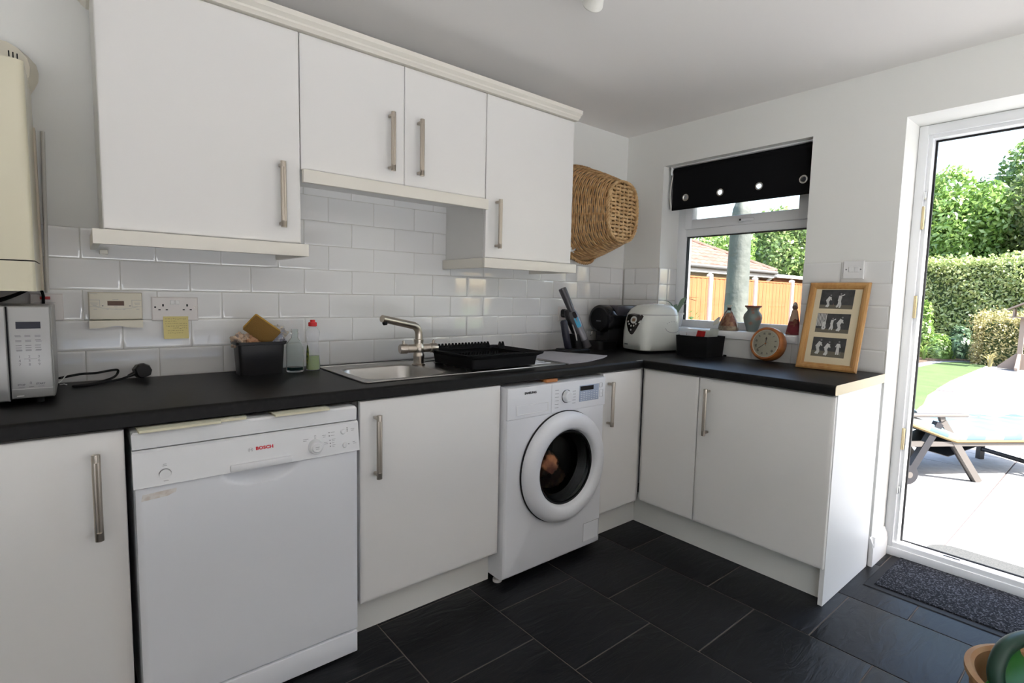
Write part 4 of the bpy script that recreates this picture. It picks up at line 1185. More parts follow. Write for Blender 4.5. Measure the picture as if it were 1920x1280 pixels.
bm = B(); cc2 = top + axv * (Lv * .575) + o_ * .0295
prism(bm, rrect(.026, .062, .008, 5), (lambda a, b: tuple(cc2 + s_ * a - axv * b + o_ * .002), lambda a, b: tuple(cc2 + s_ * a - axv * b - o_ * .006))); add('indicator_window', bm, mat('blue_window', (0.08, 0.40, 0.62), .15), bd, label='pale blue translucent window')
bm = B(); loft(bm, [[(-.640 + a * k, -.170 + b * k, z) for a, b in rrect(.19, .13, .03, 5)] for k, z in ((1, WZB + .0005), (1, WZB + .016), (.93, WZB + .022))]); st = add('stand', bm, BLK, hv)
bm = B(); loft(bm, [[(-.600 + a * k + dx, -.165 + b * k, z) for a, b in rrect(.075, .075, .02, 5)] for k, z, dx in ((1, WZB + .02, 0), (.9, WZB + .08, -.012), (.8, WZB + .105, -.02))]); add('cradle', bm, BLK, hv)
bm = B(); tube(bm, [(-.675, -.170, WZB + .02), (-.695, -.165, WZB + .10), (-.710, -.160, WZB + .175), (-.713, -.159, WZB + .184)], [.021, .021, .020, .014], 14); add('crevice_tool', bm, mat('dark_blue_plastic', (0.014, 0.015, 0.028), .4), hv)
bm = B(); tube(bm, [(-.664, -.185, WZB + .16), (-.648, -.195, WZB + .11), (-.640, -.2, WZB + .07)], [.003, .004, .0035], 8); add('brush_edge', bm, mat('pale_strip', (.45, .44, .42), .5), hv)

cm = thing('coffee_machine', (-.2, -.118, WZB), 'black pod coffee machine with a round drum front in the corner', 'coffee machine')
cy, czz = -.118, 1.0915
bm = B(); lathe(bm, [(0, -.365), (.074, -.365), (.083, -.360), (.086, -.350), (.086, -.305), (.082, -.300), (.082, -.03), (.074, -.02), (0, -.02)], (0, cy, czz), 'x', 56); drum = add('drum', bm, BLKG, cm)
bm = B(); lathe(bm, [(0, -.3665), (.064, -.3665), (.067, -.3655)], (0, cy, czz), 'x', 48); add('front_cap', bm, BLKM, drum)
bm = B(); box(bm, -.335, -.03, cy - .055, cy + .055, WZB + .02, czz, .02); add('column', bm, BLK, cm)
bm = B(); box(bm, -.29, -.04, cy - .083, cy + .05, czz + .02, czz + .0845, .012); add('top_deck', bm, mat('grey_deck', (0.06, 0.055, 0.065), .25), cm)
bm = B(); loft(bm, [[(-.325 + a, cy + b, z) for a, b in rrect(.17, .12, .03, 5)] for z in (WZB + .0005, WZB + .05)]); bs = add('drip_base', bm, BLK, cm)
bm = B()
for i in range(5): box(bm, -.400, -.285, cy - .045 + i * .02, cy - .038 + i * .02, WZB + .050, WZB + .053)
add('drip_grate', bm, mat('dark_steel', (.12, .12, .12), .3, metal=1), bs, smooth=False)
bm = B(); box(bm, -.365, -.325, cy - .014, cy + .014, czz - .105, czz - .06, .004); add('spout', bm, BLK, cm)
bm = B(); tube(bm, [(-.373, cy + .045, czz - .080), (-.376, cy + .046, czz - .100), (-.378, cy + .054, czz - .107)], .004, 8); add('lever', bm, CHROME, cm)
bm = B(); box(bm, -.3675, -.366, cy - .018, cy + .018, czz - .016, czz - .010); add('emblem', bm, INK, drum, smooth=False)

WHT = mat('bread_maker_white', (0.72, 0.74, 0.70), .22, coat=.3)
br = thing('bread_maker', (-.166, -.360, WZB), 'white rounded bread maker with a dark shield-shaped control panel', 'bread maker', rot=(0, 0, math.radians(-15)))
br.scale = (1.13, 1.12, .985)
bm = B()
def bml(w, h, z, r, dx=0, dy=0): return [(dx + a, dy + b, z) for a, b in rrect(w, h, r, 8)]
zz = .0
loops = [bml(.228, .180, .012, .035), bml(.250, .205, .018, .045), bml(.254, .212, .06, .05), bml(.254, .214, .12, .055), bml(.248, .212, .18, .06, .002), bml(.240, .206, .225, .065, .006), bml(.222, .190, .256, .07, .010), bml(.190, .160, .276, .07, .016), bml(.140, .115, .286, .055, .022), bml(.06, .05, .290, .024, .025)]
loft(bm, loops); finish(bm, True, 60)
tree = BVHTree.FromBMesh(bm)
body = add('body', bm, WHT, br, world=False, ang=60)
bm = B(); loft(bm, [bml(.225, .170, .0005, .03), bml(.235, .180, .013, .034)]); add('base', bm, BLK, br, world=False)
bm = B(); loft(bm, [[(x, y, z + .0015) for x, y, z in bml(.2405, .2065, .222, .065, .006)], [(x, y, z + .0015) for x, y, z in bml(.2415, .2075, .224, .065, .006)], [(x, y, z + .0015) for x, y, z in bml(.2405, .2065, .226, .065, .006)]], False, False); add('lid_seam', bm, INKL, br, world=False)
def patch(poly, off, origin_fn, dirv):
    """lay an outline onto the casing: rays along dirv"""
    bm = B(); cxy = (sum(p[0] for p in poly) / len(poly), sum(p[1] for p in poly) / len(poly))
    rings = []
    for k in (1, .75, .5, .25):
        rg = []
        for p in poly:
            q = (cxy[0] + (p[0] - cxy[0]) * k, cxy[1] + (p[1] - cxy[1]) * k)
            hit = tree.ray_cast(Vector(origin_fn(*q)), Vector(dirv))
            pt = (hit[0] + hit[1] * off) if hit[0] else Vector(origin_fn(*q))
            rg.append(bm.verts.new(pt))
        rings.append(rg)
    for a, b in zip(rings, rings[1:]): bridge(bm, a, b)
    bm.faces.new(rings[-1])
    return bm
F_ = lambda u, z: (-.4, -u, z)       # u = to the right seen from the front
shield = []
K = [(-.050, .232), (-.030, .240), (0, .242), (.030, .241), (.058, .236), (.066, .228), (.062, .210), (.050, .180), (.034, .150), (.016, .124), (.004, .116), (-.010, .118), (-.028, .136), (-.044, .168), (-.054, .200), (-.056, .222)]
shield = [(u * 1.05, z - .012) for u, z in K]
cpan = add('control_panel', patch(shield, .0012, F_, (1, 0, 0)), mat('brown_black_panel', (0.022, 0.018, 0.015), .25), br, world=False, ang=80)
circ = [(.006 + .026 * math.cos(a), .192 + .022 * math.sin(a) * (1.0 if math.sin(a) > 0 else 1.0)) for a in [2 * PI * i / 20 for i in range(20)]]
add('display_ring', patch(circ, .0024, F_, (1, 0, 0)), WHT, cpan, world=False)
add('display', patch(rrect(.026, .018, .004, 3) and [(a + .007, b + .192) for a, b in rrect(.026, .018, .004, 3)], .0030, F_, (1, 0, 0)), mat('amber_lcd', (0.25, 0.15, 0.08), .3), cpan, world=False)
for u, z in ((-.036, .180), (-.026, .166), (-.008, .156), (.014, .158), (.030, .170), (-.006, .132)):
    add('button', patch([(u + a, z + b) for a, b in rrect(.011, .011, .004, 3)], .0032, F_, (1, 0, 0)), mat('grey_button', (.55, .55, .54), .4), cpan, world=False)
add('maker_mark', patch([(-.045 + a, .044 + b) for a, b in rrect(.030, .008, .002, 2)], .0006, F_, (1, 0, 0)), INK, br, world=False)
S_ = lambda u, z: (u, -.4, z)        # long side facing the room
arc = [(.055 + .052 * math.cos(a), .150 + .030 * math.sin(a)) for a in [PI + PI * i / 14 for i in range(15)]]
arc2 = [(.055 + .048 * math.cos(a), .150 + .026 * math.sin(a)) for a in [2 * PI - PI * i / 14 for i in range(15)]]
bm = B()
def onside(u, z, off=.0009):
    h = tree.ray_cast(Vector(S_(u, z)), Vector((0, 1, 0))); return (h[0] + h[1] * off) if h[0] else Vector(S_(u, z))
va = [bm.verts.new(onside(*p)) for p in arc]; vb = [bm.verts.new(onside(*p)) for p in reversed(arc2)]
for i in range(14): bm.faces.new((va[i], va[i + 1], vb[i + 1], vb[i]))
for k in range(7):
    a0 = PI * (.12 + .76 * k / 7); a1 = a0 + .16
    q = [bm.verts.new(onside(.055 + r * math.cos(a), .158 + .6 * r * math.sin(a))) for a, r in ((a0, .052), (a1, .052), (a1, .047), (a0, .047))]
    bm.faces.new(q)
add('side_print', bm, INKL, br, world=False)
bm = B(); lathe(bm, [(0, .2915), (.012, .291), (.015, .288)], (-.055, -.02, -.016), 'z', 16); add('vent', bm, INK, br, world=False)

# plant behind the bread maker
pp = thing('potted_plant', (.085, -.40, 1.0505), 'variegated leafy potted plant on the sill behind the bread maker', 'plant')
bm = B(); lathe(bm, [(0, .0005), (.035, .0005), (.045, .075), (.049, .076), (.049, .086), (.043, .086), (.040, .072), (0, .070)], (.085, -.36, 1.0505), 'z', 28); add('pot', bm, mat('white_pot', (.7, .7, .7), .3), pp)
LF = leaf_mat('variegated_leaf', (0.06, 0.13, 0.09), (0.22, 0.32, 0.22), (0.45, 0.50, 0.38))
def blade(path, w, name, mt, parent, curl=.25):
    bm = B(); P = spl(path, 5); n = len(P); L_, R_, M_ = [], [], []
    for i, p in enumerate(P):
        d = (P[min(i + 1, n - 1)] - P[max(i - 1, 0)]).normalized(); s = d.cross(Vector((0, 0, 1))).normalized()
        ww = w * math.sin(PI * (i / (n - 1)) ** .8 * .97 + .03) + .0008
        M_.append(bm.verts.new(p)); L_.append(bm.verts.new(p + s * ww + Vector((0, 0, curl * ww)))); R_.append(bm.verts.new(p - s * ww + Vector((0, 0, curl * ww))))
    for i in range(n - 1):
        bm.faces.new((L_[i], L_[i + 1], M_[i + 1], M_[i])); bm.faces.new((M_[i], M_[i + 1], R_[i + 1], R_[i]))
    return add(name, bm, mt, parent)
b0 = Vector((.085, -.36, 1.12))
for tip, mid, w in (((.03, -.535, 1.212), (.055, -.44, 1.224), .017), ((.06, -.525, 1.234), (.07, -.43, 1.228), .016), ((.02, -.31, 1.212), (.05, -.33, 1.20), .014), ((.13, -.44, 1.20), (.11, -.40, 1.19), .012), ((.0, -.42, 1.19), (.03, -.39, 1.18), .013)):
    blade([tuple(b0), (b0.x * .5 + mid[0] * .5, b0.y * .5 + mid[1] * .5, (b0.z + mid[2]) / 2 + .012), mid, tip], w, 'leaf', LF, pp)

# ================================================================== black box of oddments
bb = thing('storage_box', (-.11, -.66, WZB), 'black fabric storage box on the worktop under the window', 'box')
cxb, cyb = -.115, -.655
def ob(w, h, z, r=.006): return [(cxb + a, cyb + b, z) for a, b in rrect(w, h, r, 3)]
bm = B(); loft(bm, [ob(.172, .185, WZB + .0005), ob(.186, .199, 1.019), ob(.186, .199, 1.021), ob(.178, .191, 1.021), ob(.166, .178, WZB + .006)]); add('shell', bm, BLKM, bb)
bm = B(); box(bm, cxb + .085, cxb + .092, cyb - .112, cyb - .095, WZB + .001, WZB + .012, .002); add('base_tab', bm, BLKM, bb)
rr = random.Random(2)
pcs = [('paper_sheet', (-.150, -.600, 1.005), (.10, .075), (1.15, .1, .5), (.72, .71, .72), 'white paper sheet sticking up in the black box'),
       ('paper_sheet', (-.09, -.66, 1.018), (.085, .065), (1.2, -.05, .1), (.68, .72, .66), 'pale green-white paper standing at the back of the black box'),
       ('paper_packet', (-.145, -.672, 1.022), (.05, .055), (1.25, .2, -.2), (.60, .03, .03), 'red packet sticking up in the black box'),
       ('paper_sheet', (-.085, -.712, 1.020), (.06, .085), (1.3, .15, -.3), (.70, .73, .68), 'creased white envelope at the right of the black box')]
for nm, c, sz, ro, colr, lab in pcs:
    bm = B(); n = 6; g = {}
    for i in range(n + 1):
        for j in range(n + 1):
            a, b = (i / n - .5) * sz[0], (j / n - .5) * sz[1]
            g[i, j] = bm.verts.new((a, b, .004 * math.sin(9 * i / n) * math.cos(5 * j / n)))
    for i in range(n):
        for j in range(n): bm.faces.new((g[i, j], g[i + 1, j], g[i + 1, j + 1], g[i, j + 1]))
    r = bmesh.ops.solidify(bm, geom=bm.faces[:], thickness=.0012)
    bm.transform(Matrix.Translation(c) @ Matrix.Rotation(-PI / 2 + ro[2], 4, 'Z') @ Matrix.Rotation(ro[0], 4, 'X') @ Matrix.Rotation(ro[1], 4, 'Y'))
    solo(nm, bm, mat('paper_%s' % lab[:9] + str(colr[0]), colr, .7), lab, 'paper')
bm = B()
for k in range(4): tube(bm, [(-.15 + .004 * k, -.585 + .006 * k, 1.000), (-.15 + .004 * k, -.590 + .006 * k, 1.030 + .004 * (k % 2)), (-.15 + .004 * k, -.584 + .006 * k, 1.034)], .0012, 6)
solo('wire_whisk', bm, CHROME, 'thin wire loops sticking out of the black box', 'wire')

# ================================================================== clock
WOODO = mat('orange_brown_wood', (0.42, 0.145, 0.035), .3, noise=(9, (0.30, 0.09, 0.02), .4, .65, (1, 1, 6)), coat=.2)
ck = thing('clock', (-.073, -1.005, 1.0025), 'round wooden clock with a cream Roman numeral dial leaning on the wall', 'clock', rot=(0, math.radians(11), math.radians(-6)))
def ckp(prof, n=64, b=None):
    bm = b or B(); lathe(bm, prof, (0, 0, 0), 'x', n); return bm
add('case', ckp([(0, .050), (.070, .050), (.084, .044), (.088, .030), (.0885, .004), (.086, -.006), (.080, -.0115), (.074, -.012), (.0715, -.007)]), WOODO, ck, world=False)
add('bezel', ckp([(.072, -.004), (.0715, -.0095), (.069, -.0105), (.067, -.007)]), mat('pale_bezel', (.62, .60, .52), .3), ck, world=False)
add('dial', ckp([(0, -.0052), (.0695, -.0052)]), mat('cream_dial', (0.66, 0.62, 0.48), .5), ck, world=False)
ROT = math.radians(13)      # the dial sits turned a little clockwise
NUM = ['XII', 'I', 'II', 'III', 'IIII', 'V', 'VI', 'VII', 'VIII', 'IX', 'X', 'XI']
def dialM(u, v, spin, lift): # u right, v up seen from the room (-x)
    return Matrix.Translation((-lift, -u, v)) @ Matrix.Rotation(-PI / 2, 4, 'Z') @ Matrix.Rotation(PI / 2, 4, 'X') @ Matrix.Rotation(spin, 4, 'Z')
for k, s in enumerate(NUM):
    a = ROT + k * PI / 6
    o = text('numeral', s, .0145, dialM(.0525 * math.sin(a), .0525 * math.cos(a), -a, .0056), mat('numeral_ink', (.07, .05, .035), .5), None, bold=.0004, xs=.8)
    o.parent = ck
bm = B()
def hand(ang, L_, w, lift):
    M_ = dialM(0, 0, -ang, lift)
    prism(bm, [(-w * .5, -.012), (w * .5, -.012), (w, L_ * .55), (w * 2.2 if w > .002 else w, L_ * .72), (0, L_), (-w * 2.2 if w > .002 else -w, L_ * .72), (-w, L_ * .55)], (lambda a, b: tuple(M_ @ Vector((a, b, .0005))), lambda a, b: tuple(M_ @ Vector((a, b, 0)))))
hand(math.radians(0), .036, .0022, .0066); add('hour_hand', bm, mat('brown_hand', (.05, .025, .015), .4), ck, world=False, smooth=False)
bm = B(); hand(math.radians(231), .056, .0016, .0076); add('minute_hand', bm, MATS['brown_hand'], ck, world=False, smooth=False)
bm = B(); cyl(bm, (-.0052, 0, 0), (-.0092, 0, 0), .0042, n=16); add('hub', bm, WOODO, ck, world=False)
bm = B(); hand(math.radians(58), .018, .0005, .0084); add('alarm_hand', bm, INKL, ck, world=False, smooth=False)
bm = B(); lathe(bm, [(.0, -.0105), (.04, -.0103), (.0685, -.0085)], (0, 0, 0), 'x', 48); add('clock_glass', bm, GLASS, ck, world=False)

# ================================================================== picture frame with three cricket photographs
PINE = mat('pine', (0.52, 0.29, 0.10), .35, noise=(6, (0.44, 0.22, 0.07), .4, .6, (8, 8, 1)), coat=.15)
FWd, FHt = .258, .424
lean = math.asin(.112 / FHt)
pf = thing('picture_frame', (-.130, -1.311, WZB + .0008), 'tall pine picture frame holding three black and white cricket photographs', 'picture frame', rot=(0, lean, 0))
# local: -x out, -y right, z up
mpF = lambda u, v, d: (-d, -u, v)
def rail(a0, b0, a1, b1, c0, d0, c1, d1):
    """outer edge a->b, inner edge c->d; stepped moulding"""
    bm = B(); st = [(0, 0), (0, .010), (.25, .0145), (.55, .0145), (.62, .011), (.80, .010), (.92, .005), (1, .004), (1, 0)]
    A0, A1, C0, C1 = Vector((a0, b0)), Vector((a1, b1)), Vector((c0, d0)), Vector((c1, d1))
    loft(bm, [[mpF(*(A0.lerp(C0, k)), d) for k, d in st], [mpF(*(A1.lerp(C1, k)), d) for k, d in st]])
    add('rail', bm, PINE, pf, world=False, ang=20)
w2_, rw = FWd / 2, .0305
rail(-w2_, 0, -w2_, FHt, -w2_ + rw, rw, -w2_ + rw, FHt - rw); rail(w2_, 0, w2_, FHt, w2_ - rw, rw, w2_ - rw, FHt - rw)
rail(-w2_, 0, w2_, 0, -w2_ + rw, rw, w2_ - rw, rw); rail(-w2_, FHt, w2_, FHt, -w2_ + rw, FHt - rw, w2_ - rw, FHt - rw)
bm = B(); p, q = mpF(-w2_ + .01, .01, .0022), mpF(w2_ - .01, FHt - .01, .0006); box(bm, p[0], q[0], p[1], q[1], p[2], q[2]); add('mount_card', bm, mat('cream_mount', (0.66, 0.57, 0.40), .7), pf, world=False, smooth=False)
bm = B(); p, q = mpF(-w2_ + .004, .004, .0005), mpF(w2_ - .004, FHt - .004, -.001); box(bm, p[0], q[0], p[1], q[1], p[2], q[2]); add('backing', bm, mat('brown_board', (.25, .17, .1), .8), pf, world=False, smooth=False)
DKG = mat('photo_dark', (0.055, 0.055, 0.056), .35, noise=(40, (0.035, 0.035, 0.036), .4, .6)); PGR = mat('photo_ground', (0.13, 0.115, 0.085), .35); PWH = mat('photo_white', (0.60, 0.60, 0.58), .4); PGY = mat('photo_grey', (0.22, 0.22, 0.22), .4)
def limb(o, pts, w, mt, sub, d=.0032):
    bm = B()
    for (a, b), (c, e) in zip(pts, pts[1:]):
        v = Vector((c - a, e - b)); L_ = max(v.length, 1e-6); nrm = Vector((-v.y, v.x)) / L_ * w
        poly = [(o[0] + a + nrm.x, o[1] + b + nrm.y), (o[0] + a - nrm.x, o[1] + b - nrm.y), (o[0] + c - nrm.x * .85, o[1] + e - nrm.y * .85), (o[0] + c + nrm.x * .85, o[1] + e + nrm.y * .85)]
        prism(bm, poly, (lambda x, y: mpF(x, y, d), lambda x, y: mpF(x, y, d - .0004)))
    return bm
def cricketer(sub, o, s, pose):
    bm = B()
    P = lambda l: [(a * s, b * s) for a, b in l]
    parts = {'stand': [([(0, .44), (.02, .80)], .085), ([(-.03, .44), (-.06, .04)], .05), ([(.04, .44), (.07, .04)], .05), ([(-.05, .78), (-.14, .55)], .03), ([(.08, .78), (.15, .52)], .03)],
             'bend': [([(-.05, .46), (.12, .80)], .12), ([(-.06, .48), (.02, .22), (-.10, .04)], .06), ([(0, .46), (.08, .20), (0, .02)], .06), ([(.12, .78), (.22, .55)], .035)],
             'swing': [([(0, .45), (.03, .82)], .10), ([(0, .46), (-.02, .22), (-.12, .02)], .06), ([(.03, .46), (.10, .22), (.06, .0)], .06), ([(.05, .80), (.18, .84), (.26, .92)], .035), ([(-.02, .8), (.12, .66)], .035)],
             'crouch': [([(0, .35), (-.04, .62)], .10), ([(0, .36), (.10, .24), (.02, .04)], .06), ([(-.02, .36), (-.1, .2), (-.04, .03)], .06), ([(-.02, .6), (.12, .48)], .03)]}[pose]
    for l, w in parts:
        b = limb(o, P(l), w * s, PWH, sub); me = bpy.data.meshes.new('tmp'); b.to_mesh(me); b.free(); bm.from_mesh(me); bpy.data.meshes.remove(me)
    add('figure', bm, PWH, sub, world=False, smooth=False)
    hx, hy = parts[0][0][1]
    c = (o[0] + (hx + .02) * s, o[1] + (hy + .12) * s)
    bm = B(); prism(bm, [(c[0] + .055 * s * math.cos(a), c[1] + .06 * s * math.sin(a)) for a in [2 * PI * i / 10 for i in range(10)]], (lambda x, y: mpF(x, y, .0033), lambda x, y: mpF(x, y, .0028)))
    add('head', bm, PGY, sub, world=False, smooth=False)
PWd, PHt = .142, .093
for k, (pz, figs) in enumerate(((.297, (((-.036, .006), .062, 'bend'), ((.012, .006), .068, 'swing'))),
                                (.180, (((-.036, .012), .060, 'crouch'), ((-.004, .014), .056, 'swing'), ((.028, .008), .070, 'bend'))),
                                (.063, (((-.045, .010), .072, 'bend'), ((-.008, .006), .068, 'bend'), ((.040, .012), .066, 'stand'))))):
    bm = B(); x0 = -.003; p, q = mpF(x0 - PWd / 2, pz, .0027), mpF(x0 + PWd / 2, pz + PHt, .0022); box(bm, p[0], q[0], p[1], q[1], p[2], q[2])
    ph = add('photograph', bm, DKG, pf, world=False, smooth=False)
    bm = B(); p, q = mpF(x0 - PWd / 2, pz, .0029), mpF(x0 + PWd / 2, pz + PHt * (.20 if k < 2 else .30), .0026); box(bm, p[0], q[0], p[1], q[1], p[2], q[2]); add('pitch', bm, PGR, ph, world=False, smooth=False)
    if k == 1:
        bm = B()
        for i in range(7): p, q = mpF(x0 - PWd / 2 + .001 + i * .0062, pz + .030, .0029), mpF(x0 - PWd / 2 + .0045 + i * .0062, pz + PHt - .001, .0026); box(bm, p[0], q[0], p[1], q[1], p[2], q[2])
        add('screen_slats', bm, PWH, ph, world=False, smooth=False)
    for (u, v), s, pose in figs: cricketer(ph, (u + x0, pz + v), s * 1.05, pose)
    bm = B()
    if k == 2: p, q = mpF(x0 + .052, pz + .012, .0032), mpF(x0 + .054, pz + .030, .0028)
    else: p, q = mpF(x0 - .012, pz + .01, .0032), mpF(x0 - .010, pz + .026, .0028)
    box(bm, p[0], q[0], p[1], q[1], p[2], q[2]); add('bat', bm, PGY if k else mat('photo_pink', (.22, .12, .10), .4), ph, world=False, smooth=False)

# ================================================================== light switch
sw = thing('light_switch', (-.004, -1.357, 1.335), 'white double light switch above the picture frame', 'switch')
bm = B(); slab(bm, RIGHT, -1.400, -1.313, 1.3345, 1.4195, [(.0005, 0), (.007, 0), (.0095, .003)]); add('plate', bm, mat('switch_white', (.78, .78, .78), .3), sw)
for y in (-1.3705, -1.3475):
    bm = B(); slab(bm, RIGHT, y - .0105, y + .0105, 1.366, 1.392, [(.008, 0), (.0105, 0), (.0125, .002)]); add('rocker', bm, MATS['switch_white'], sw)
bm = B()
for y in (-1.387, -1.327): cyl(bm, (-.0102, y, 1.379), (-.009, y, 1.379), .0032, n=12)
add('screws', bm, INK, sw)

# ================================================================== blind
bd_ = thing('roller_blind', (.06, -.705, 1.765), 'black roller blind with four silver eyelets, mostly rolled up', 'blind')
BX = .060
FAB = mat('black_blind_cloth', (0.006, 0.006, 0.007), .9, spec=.15, bump=(300, .3, .0005))
ey = [(-.402, 1.838), (-.626, 1.840), (-.851, 1.843), (-1.078, 1.845)]
bm = B()    # flat fabric with round holes: strips of quads around each hole
ya, yb, za, zb = WY0 + .018, WY1 - .035, 1.772, 2.000
cells = sorted([e[0] for e in ey]); bounds = [ya] + [(cells[i] + cells[i + 1]) / 2 for i in range(3)] + [yb]
n = 32; rh_ = .0155
for i, cyy in enumerate(cells):
    y0, y1 = bounds[i], bounds[i + 1]; czc = [e[1] for e in ey if e[0] == cyy][0]
    angs = sorted([2 * PI * k / n for k in range(n)] + [math.atan2(z - czc, y - cyy) % (2 * PI) for y in (y0, y1) for z in (za, zb)])
    def edge(a):
        dy, dz = math.cos(a), math.sin(a); tt = 1e9
        if dy > 1e-9: tt = min(tt, (y1 - cyy) / dy)
        if dy < -1e-9: tt = min(tt, (y0 - cyy) / dy)
        if dz > 1e-9: tt = min(tt, (zb - czc) / dz)
        if dz < -1e-9: tt = min(tt, (za - czc) / dz)
        return (cyy + dy * tt, czc + dz * tt)
    I1 = [(cyy + rh_ * math.cos(a), czc + rh_ * math.sin(a)) for a in angs]; O1 = [edge(a) for a in angs]
    lp = [[(x, y, z) for y, z in s] for x, s in ((BX, O1), (BX, I1), (BX + .0012, I1), (BX + .0012, O1))]
    loft(bm, lp, False, False)
cl = add('fabric', bm, FAB, bd_, smooth=False)
bm = B(); tube(bm, [(BX + .022, ya - .002, 2.004), (BX + .022, yb + .002, 2.004)], .024, 24); add('roll', bm, FAB, bd_)
bm = B(); box(bm, BX - .003, BX + .004, ya, yb, za - .004, za + .012, .002); add('bottom_bar', bm, FAB, bd_)
for cyy, czc in ey:
    bm = B(); lathe(bm, [(.0130, .002), (.0130, -.002), (.0150, -.004), (.0200, -.003), (.0215, .001), (.0215, .002)], (BX, cyy, czc), 'x', 32); add('eyelet', bm, mat('silver_eyelet', (.62, .60, .56), .3, metal=.8), cl)
bm = B(); box(bm, BX - .01, BX + .05, yb + .006, yb + .012, 1.985, 2.030, .002); box(bm, BX - .012, BX + .052, ya - .01, yb + .012, 2.028, 2.0345, .001); add('bracket', bm, UPVC, bd_)
bm = B(); tube(bm, spl([(BX + .004, yb + .004, 1.985), (BX - .004, yb + .010, 1.92), (BX - .006, yb + .012, 1.85), (BX, yb + .004, 1.775)]), .0032, 6); add('bead_chain', bm, mat('white_bead', (.75, .72, .68), .4), bd_)

# ================================================================== on the sill
vs_ = thing('vase', (.085, -.850, 1.0505), 'blue-green mottled pottery vase on the window sill', 'vase')
bm = B(); lathe(bm, [(0, .0005), (.027, .0005), (.030, .006), (.036, .030), (.045, .055), (.049, .075), (.046, .094), (.036, .108), (.030, .117), (.030, .123), (.037, .134), (.043, .139), (.043, .143), (.039, .143), (.028, .128), (.026, .118), (.033, .106), (.042, .075), (.028, .02), (0, .012)], (.085, -.850, 1.0505), 'z', 48)
add('pottery', bm, mat('mottled_glaze', (0.16, 0.20, 0.19), .3, noise=(26, (0.27, 0.12, 0.08), .52, .66), bump=(40, .25, .003)), vs_)
bm = B(); lathe(bm, [(.0375, .1335), (.0440, .138), (.0442, .1445), (.040, .1448)], (.085, -.850, 1.0505), 'z', 48); add('rim_glaze', bm, mat('rust_glaze', (0.22, 0.07, 0.04), .3), vs_)

pb = thing('potpourri_bag', (.062, -.722, 1.0505), 'cone-shaped clear bag of brown potpourri tied at the neck, with a tag', 'bag')
def cone(prof, c, n=28, wob=.05):
    bm = B(); loops = []
    for r, h in prof: loops.append([(c[0] + r * .62 * math.cos(a) * (1 + wob * math.sin(3 * a)), c[1] + r * math.sin(a) * (1 + wob * math.cos(2 * a)), c[2] + h) for a in [2 * PI * i / n for i in range(n)]])
    loft(bm, loops); return bm
c = (.062, -.722, 1.0505)
add('filling', cone([(.056, .001), (.058, .008), (.054, .024)], c), mat('pale_layer', (.52, .42, .28), .9, noise=(70, (.35, .25, .18), .4, .6), bump=(80, .6, .004)), pb)
add('dried_flowers', cone([(.0535, .0245), (.047, .040), (.030, .070), (.018, .092), (.012, .10)], c, wob=.08), mat('potpourri', (.30, .12, .08), .9, noise=(60, (.50, .28, .16), .45, .6), bump=(70, .9, .006)), pb)
add('cellophane', cone([(.060, .0005), (.062, .010), (.058, .026), (.046, .060), (.024, .100), (.010, .118)], c), GLASS, pb)
add('neck_tie', cone([(.010, .114), (.012, .118), (.012, .126), (.010, .130)], c), mat('dark_ribbon', (.03, .012, .01), .6), pb)
add('gathered_top', cone([(.009, .129), (.016, .140), (.018, .145)], c, wob=.15), mat('top_film', (.62, .60, .52), .4), pb)
bm = B(); tc = Vector((.010, -.678, 1.100))
prism(bm, [(-.024, -.016), (.020, -.020), (.026, .010), (.010, .022), (-.022, .014)], (lambda a, b: (tc.x - .1 * a, tc.y - .85 * a - .2 * b, tc.z + b + .45 * a), lambda a, b: (tc.x + .001 - .1 * a, tc.y - .85 * a - .2 * b, tc.z + b + .45 * a))); add('gift_tag', bm, mat('tag_card', (.70, .69, .60), .6, noise=(40, (.35, .50, .60), .58, .66)), pb)
bm = B(); tube(bm, [(c[0] - .010, c[1] + .004, c[2] + .122), (c[0] - .03, c[1] + .022, c[2] + .085), (tc.x, tc.y - .006, tc.z + .016)], .0008, 5); add('tag_string', bm, MATS['dark_ribbon'], pb)

fg = thing('sill_ornament', (.055, -1.085, 1.0505), 'dark red cone-shaped ornament half hidden at the end of the sill', 'ornament')
c = (.055, -1.083, 1.0505)
add('skirt', cone([(.040, .0005), (.041, .006), (.030, .055), (.020, .095), (.014, .112)], c, wob=.06), mat('dark_red_cloth', (.16, .022, .03), .8, noise=(30, (.24, .10, .06), .5, .6)), fg)
add('shawl', cone([(.026, .070), (.022, .095), (.016, .125), (.008, .134)], c, wob=.12), mat('beige_trim', (.42, .30, .22), .9), fg)
bm = B(); q = bmesh.ops.create_icosphere(bm, subdivisions=3, radius=.014); bmesh.ops.translate(bm, verts=q['verts'], vec=(c[0], c[1], c[2] + .142)); add('head', bm, mat('dusty_brown', (.20, .13, .10), .8), fg)
add('cap', cone([(.014, .146), (.012, .158), (.004, .170)], c, wob=.05), mat('grey_felt', (.38, .36, .34), .9), fg)

